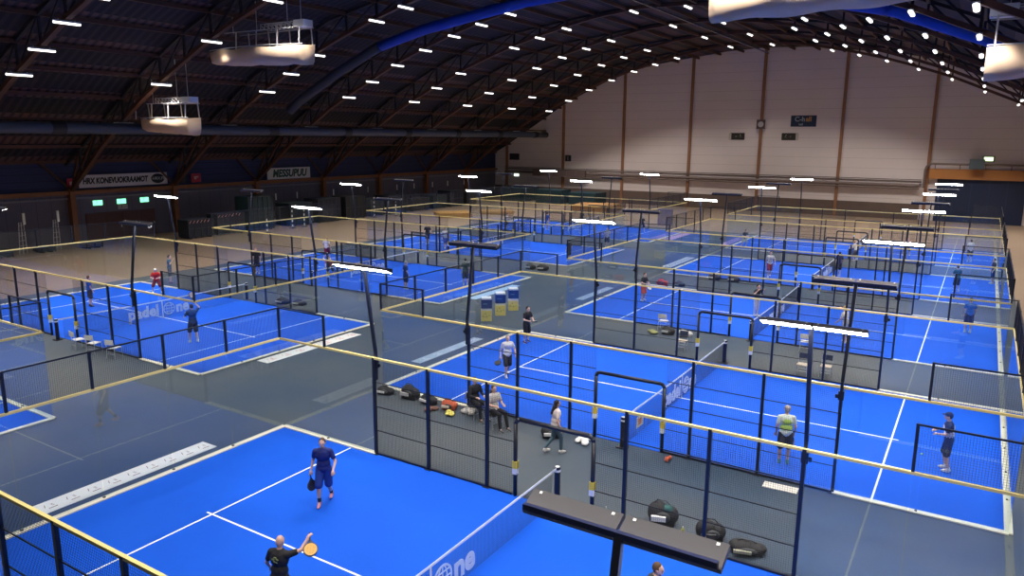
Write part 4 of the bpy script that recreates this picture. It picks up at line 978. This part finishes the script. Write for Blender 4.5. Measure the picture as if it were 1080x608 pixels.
t = thing('control_box', 'dark grey box on the pipe above the orange beam', 'control box', (17.6, bw-1.05, 6.35)); obj('box', bms(((-.75,-.25,-.1),(.75,.15,.95))), mat('box_slate', (0.10,0.13,0.15), .5), t); obj('box_lid', bms(((-.78,-.28,.95),(.78,.18,1.0))), MATS['box_slate'], t); obj('bracket', bms(((-.6,-.2,-.14),(-.5,1.05,-.09)),((.5,-.2,-.14),(.6,1.05,-.09)),((-.6,.9,-.14),(.6,1.05,-.1))), MATS['box_slate'], t)
t = thing('control_box', 'blue box at the far end of the orange beam', 'control box', (22.9, bw-1.05, 6.2)); obj('box', bms(((-.5,-.25,-.2),(.5,.15,.95))), mat('box_blue', (0.02,0.06,0.3), .5), t); obj('bracket', bms(((-.4,-.2,.0),(.4,1.05,.08))), MATS['box_blue'], t); obj('red_strip', bms(((-.3,-.27,-.7),(.5,-.05,-.2))), SRED, t)

# ------------------------------------------------------------------ overhead: ducts and fabric troughs
def ring_tube(bm, pts, r, n=12):
    R = []
    for i, p in enumerate(pts):
        a = pts[max(i-1,0)]; b = pts[min(i+1,len(pts)-1)]; d, u, v = basis(b-a); R.append([bm.verts.new(p+u*math.cos(2*PI*j/n)*r+v*math.sin(2*PI*j/n)*r) for j in range(n)])
    for A, B in zip(R, R[1:]):
        for j in range(n): bm.faces.new((A[j], A[(j+1)%n], B[(j+1)%n], B[j]))
    bm.faces.new(R[0][::-1]); bm.faces.new(R[-1])
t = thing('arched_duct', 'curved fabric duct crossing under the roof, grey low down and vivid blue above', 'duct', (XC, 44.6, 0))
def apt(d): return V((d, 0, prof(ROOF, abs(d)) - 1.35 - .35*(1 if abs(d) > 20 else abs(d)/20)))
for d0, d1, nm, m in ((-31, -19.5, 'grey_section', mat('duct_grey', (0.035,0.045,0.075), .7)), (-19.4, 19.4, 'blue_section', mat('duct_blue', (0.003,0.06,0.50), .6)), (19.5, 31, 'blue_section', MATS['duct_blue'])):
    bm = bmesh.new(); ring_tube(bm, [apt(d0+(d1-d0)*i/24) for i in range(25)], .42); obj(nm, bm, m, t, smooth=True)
for i, (y0, y1) in enumerate(((-10, 96),)):
    t = thing('long_duct', 'long grey-blue fabric duct running along above the signboard wall', 'duct', (-39.0, 0, 9.80))
    bm = bmesh.new(); ring_tube(bm, [V((0, y0+(y1-y0)*k_/20, 0)) for k_ in range(21)], .42, 16); obj('duct_tube', bm, mat('duct_pale', (0.05,0.07,0.12), .5), t, smooth=True)
    for k_ in range(11):
        bm = bmesh.new(); bar(bm, (0, y0+4+k_*9.8, 0), (0, y0+5+k_*9.8, 0), .92, .92, 16); obj('dark_collar', bm, mat('duct_collar', (0.015,0.018,0.03), .6), t)
FAB = mat('cream_fabric', (0.80, 0.60, 0.42), .8, noise=(0.66,0.47,0.32), scale=.8)
def trough(xi, s, y_, z_, label, L_=9.5):
    """fabric sided hanging trough; xi inner end, s = direction of growth in x"""
    t = thing('hanging_fabric_trough', label, 'hanging trough', (xi, y_, z_)); n = 24
    def sec(u):   # half width and depth along the length
        e = min(u, .12)/.12
        return .55 + .65*math.sin(PI*min(1, u*1.0)), 1.2 - .3*u
    bm = bmesh.new(); R = []
    for i in range(n+1):
        u_ = i/n; w_, h_ = sec(u_); x_ = s*L_*u_; ring = []
        for j in range(9):
            a = PI + PI*j/8
            ring.append(bm.verts.new((x_, -w_*math.copysign(abs(math.cos(a))**.45, -math.cos(a))*1.0, -h_*abs(math.sin(a))**.6 + .06*math.sin(u_*17+j))))
        R.append(ring)
    for A, B in zip(R, R[1:]):
        for j in range(8): bm.faces.new((A[j], A[j+1], B[j+1], B[j]))
    bm.faces.new(R[0]); bm.faces.new(R[-1][::-1])
    o = obj('fabric_skirt', bm, FAB, t, smooth=True); so = o.modifiers.new('t', 'SOLIDIFY'); so.thickness = .03
    MET = mat('pale_metal', (0.55,0.55,0.56), .4)
    for sy in (-1, 1):
        bm = bmesh.new(); tube(bm, [(s*L_*i/8, sy*sec(i/8)[0], .08) for i in range(9)], .03, 6); obj('guard_rail', bm, MET, t)
        bm = bmesh.new(); tube(bm, [(s*L_*i/8*.8, sy*(.5+.2*i/8), 1.15) for i in range(9)], .03, 6); obj('guard_rail', bm, MET, t)
    for i in range(4):
        for sy in (-1, 1):
            bm = bmesh.new(); bar(bm, (s*(.25+i*2.1), sy*.6, .0), (s*(.25+i*2.1), sy*.52, 1.2), .06); obj('upright', bm, MET, t)
    bm = bmesh.new()
    for k_ in range(8):
        x0, x1 = s*(.9+k_*.42), s*(.9+(k_+1)*.42)
        bar(bm, (x0, -.3, 1.57), (x0, .3, 1.57), .04)
        for sy in (-.3, .3):
            bar(bm, (x0, sy, 1.2), (x1, sy, 1.55), .04); bar(bm, (x1, sy, 1.55), (x1, sy, 1.2), .04); bar(bm, (x0, sy, 1.2), (x1, sy, 1.2), .05); bar(bm, (x0, sy, 1.57), (x1, sy, 1.57), .05)
    obj('lattice_truss', bm, MET, t)
    bm = bmesh.new(); bx_ = sorted((s*-.05, s*.9)); box(bm, (bx_[0], -.4, 1.18), (bx_[1], .4, 1.62)); obj('white_box', bm, WHITE, t)
    bm = bmesh.new(); zr = prof(ROOF, abs(xi+s*2-XC)) - z_ - .2
    for xx_ in (.6, 1.9, 5.0, 7.5):
        zr = prof(ROOF, min(41, abs(xi+s*xx_-XC))) - z_ - .1
        bar(bm, (s*xx_, 0, 1.2), (s*xx_, 0, max(1.4, zr)), .03)
    obj('suspension_cables', bm, MET, t)
    return t
trough(-20.4, -1, 31.0, 15.25, 'cream fabric trough with lattice truss hanging above the signboard row')
trough(-32.3, -1, 30.5, 10.55, 'lower cream fabric trough close to the signboard wall duct', 6.0)
trough(6.7, 1, 31.0, 16.0, 'large cream fabric trough cut off by the top of the view')
trough(18.05, 1, 30.5, 12.95, 'cream fabric trough with a white box at the upper outer side')
# ------------------------------------------------------------------ camera, world, view
cam = bpy.data.cameras.new('camera'); co = bpy.data.objects.new('camera', cam); C.objects.link(co)
M = Matrix.Identity(4)
for i in range(3):
    for j in range(3): M[i][j] = CR[j][i]
    M[i][3] = CP[i]
co.matrix_world = M; cam.lens = FPX/1080*36; cam.sensor_width = 36; cam.clip_end = 400
bpy.context.scene.camera = co
w = bpy.data.worlds.new('world'); bpy.context.scene.world = w; w.use_nodes = True
w.node_tree.nodes['Background'].inputs[0].default_value = (0, 0, 0, 1)
sc = bpy.context.scene
sc.view_settings.view_transform = 'Standard'; sc.view_settings.look = 'None'; sc.view_settings.gamma = 1; sc.view_settings.use_curve_mapping = False
sc.view_settings.exposure = 0.28
sc.cycles.max_bounces = 5; sc.cycles.diffuse_bounces = 3; sc.cycles.glossy_bounces = 3; sc.cycles.transparent_max_bounces = 40
sc.cycles.use_denoising = True; sc.cycles.sample_clamp_indirect = 4; sc.cycles.caustics_reflective = False
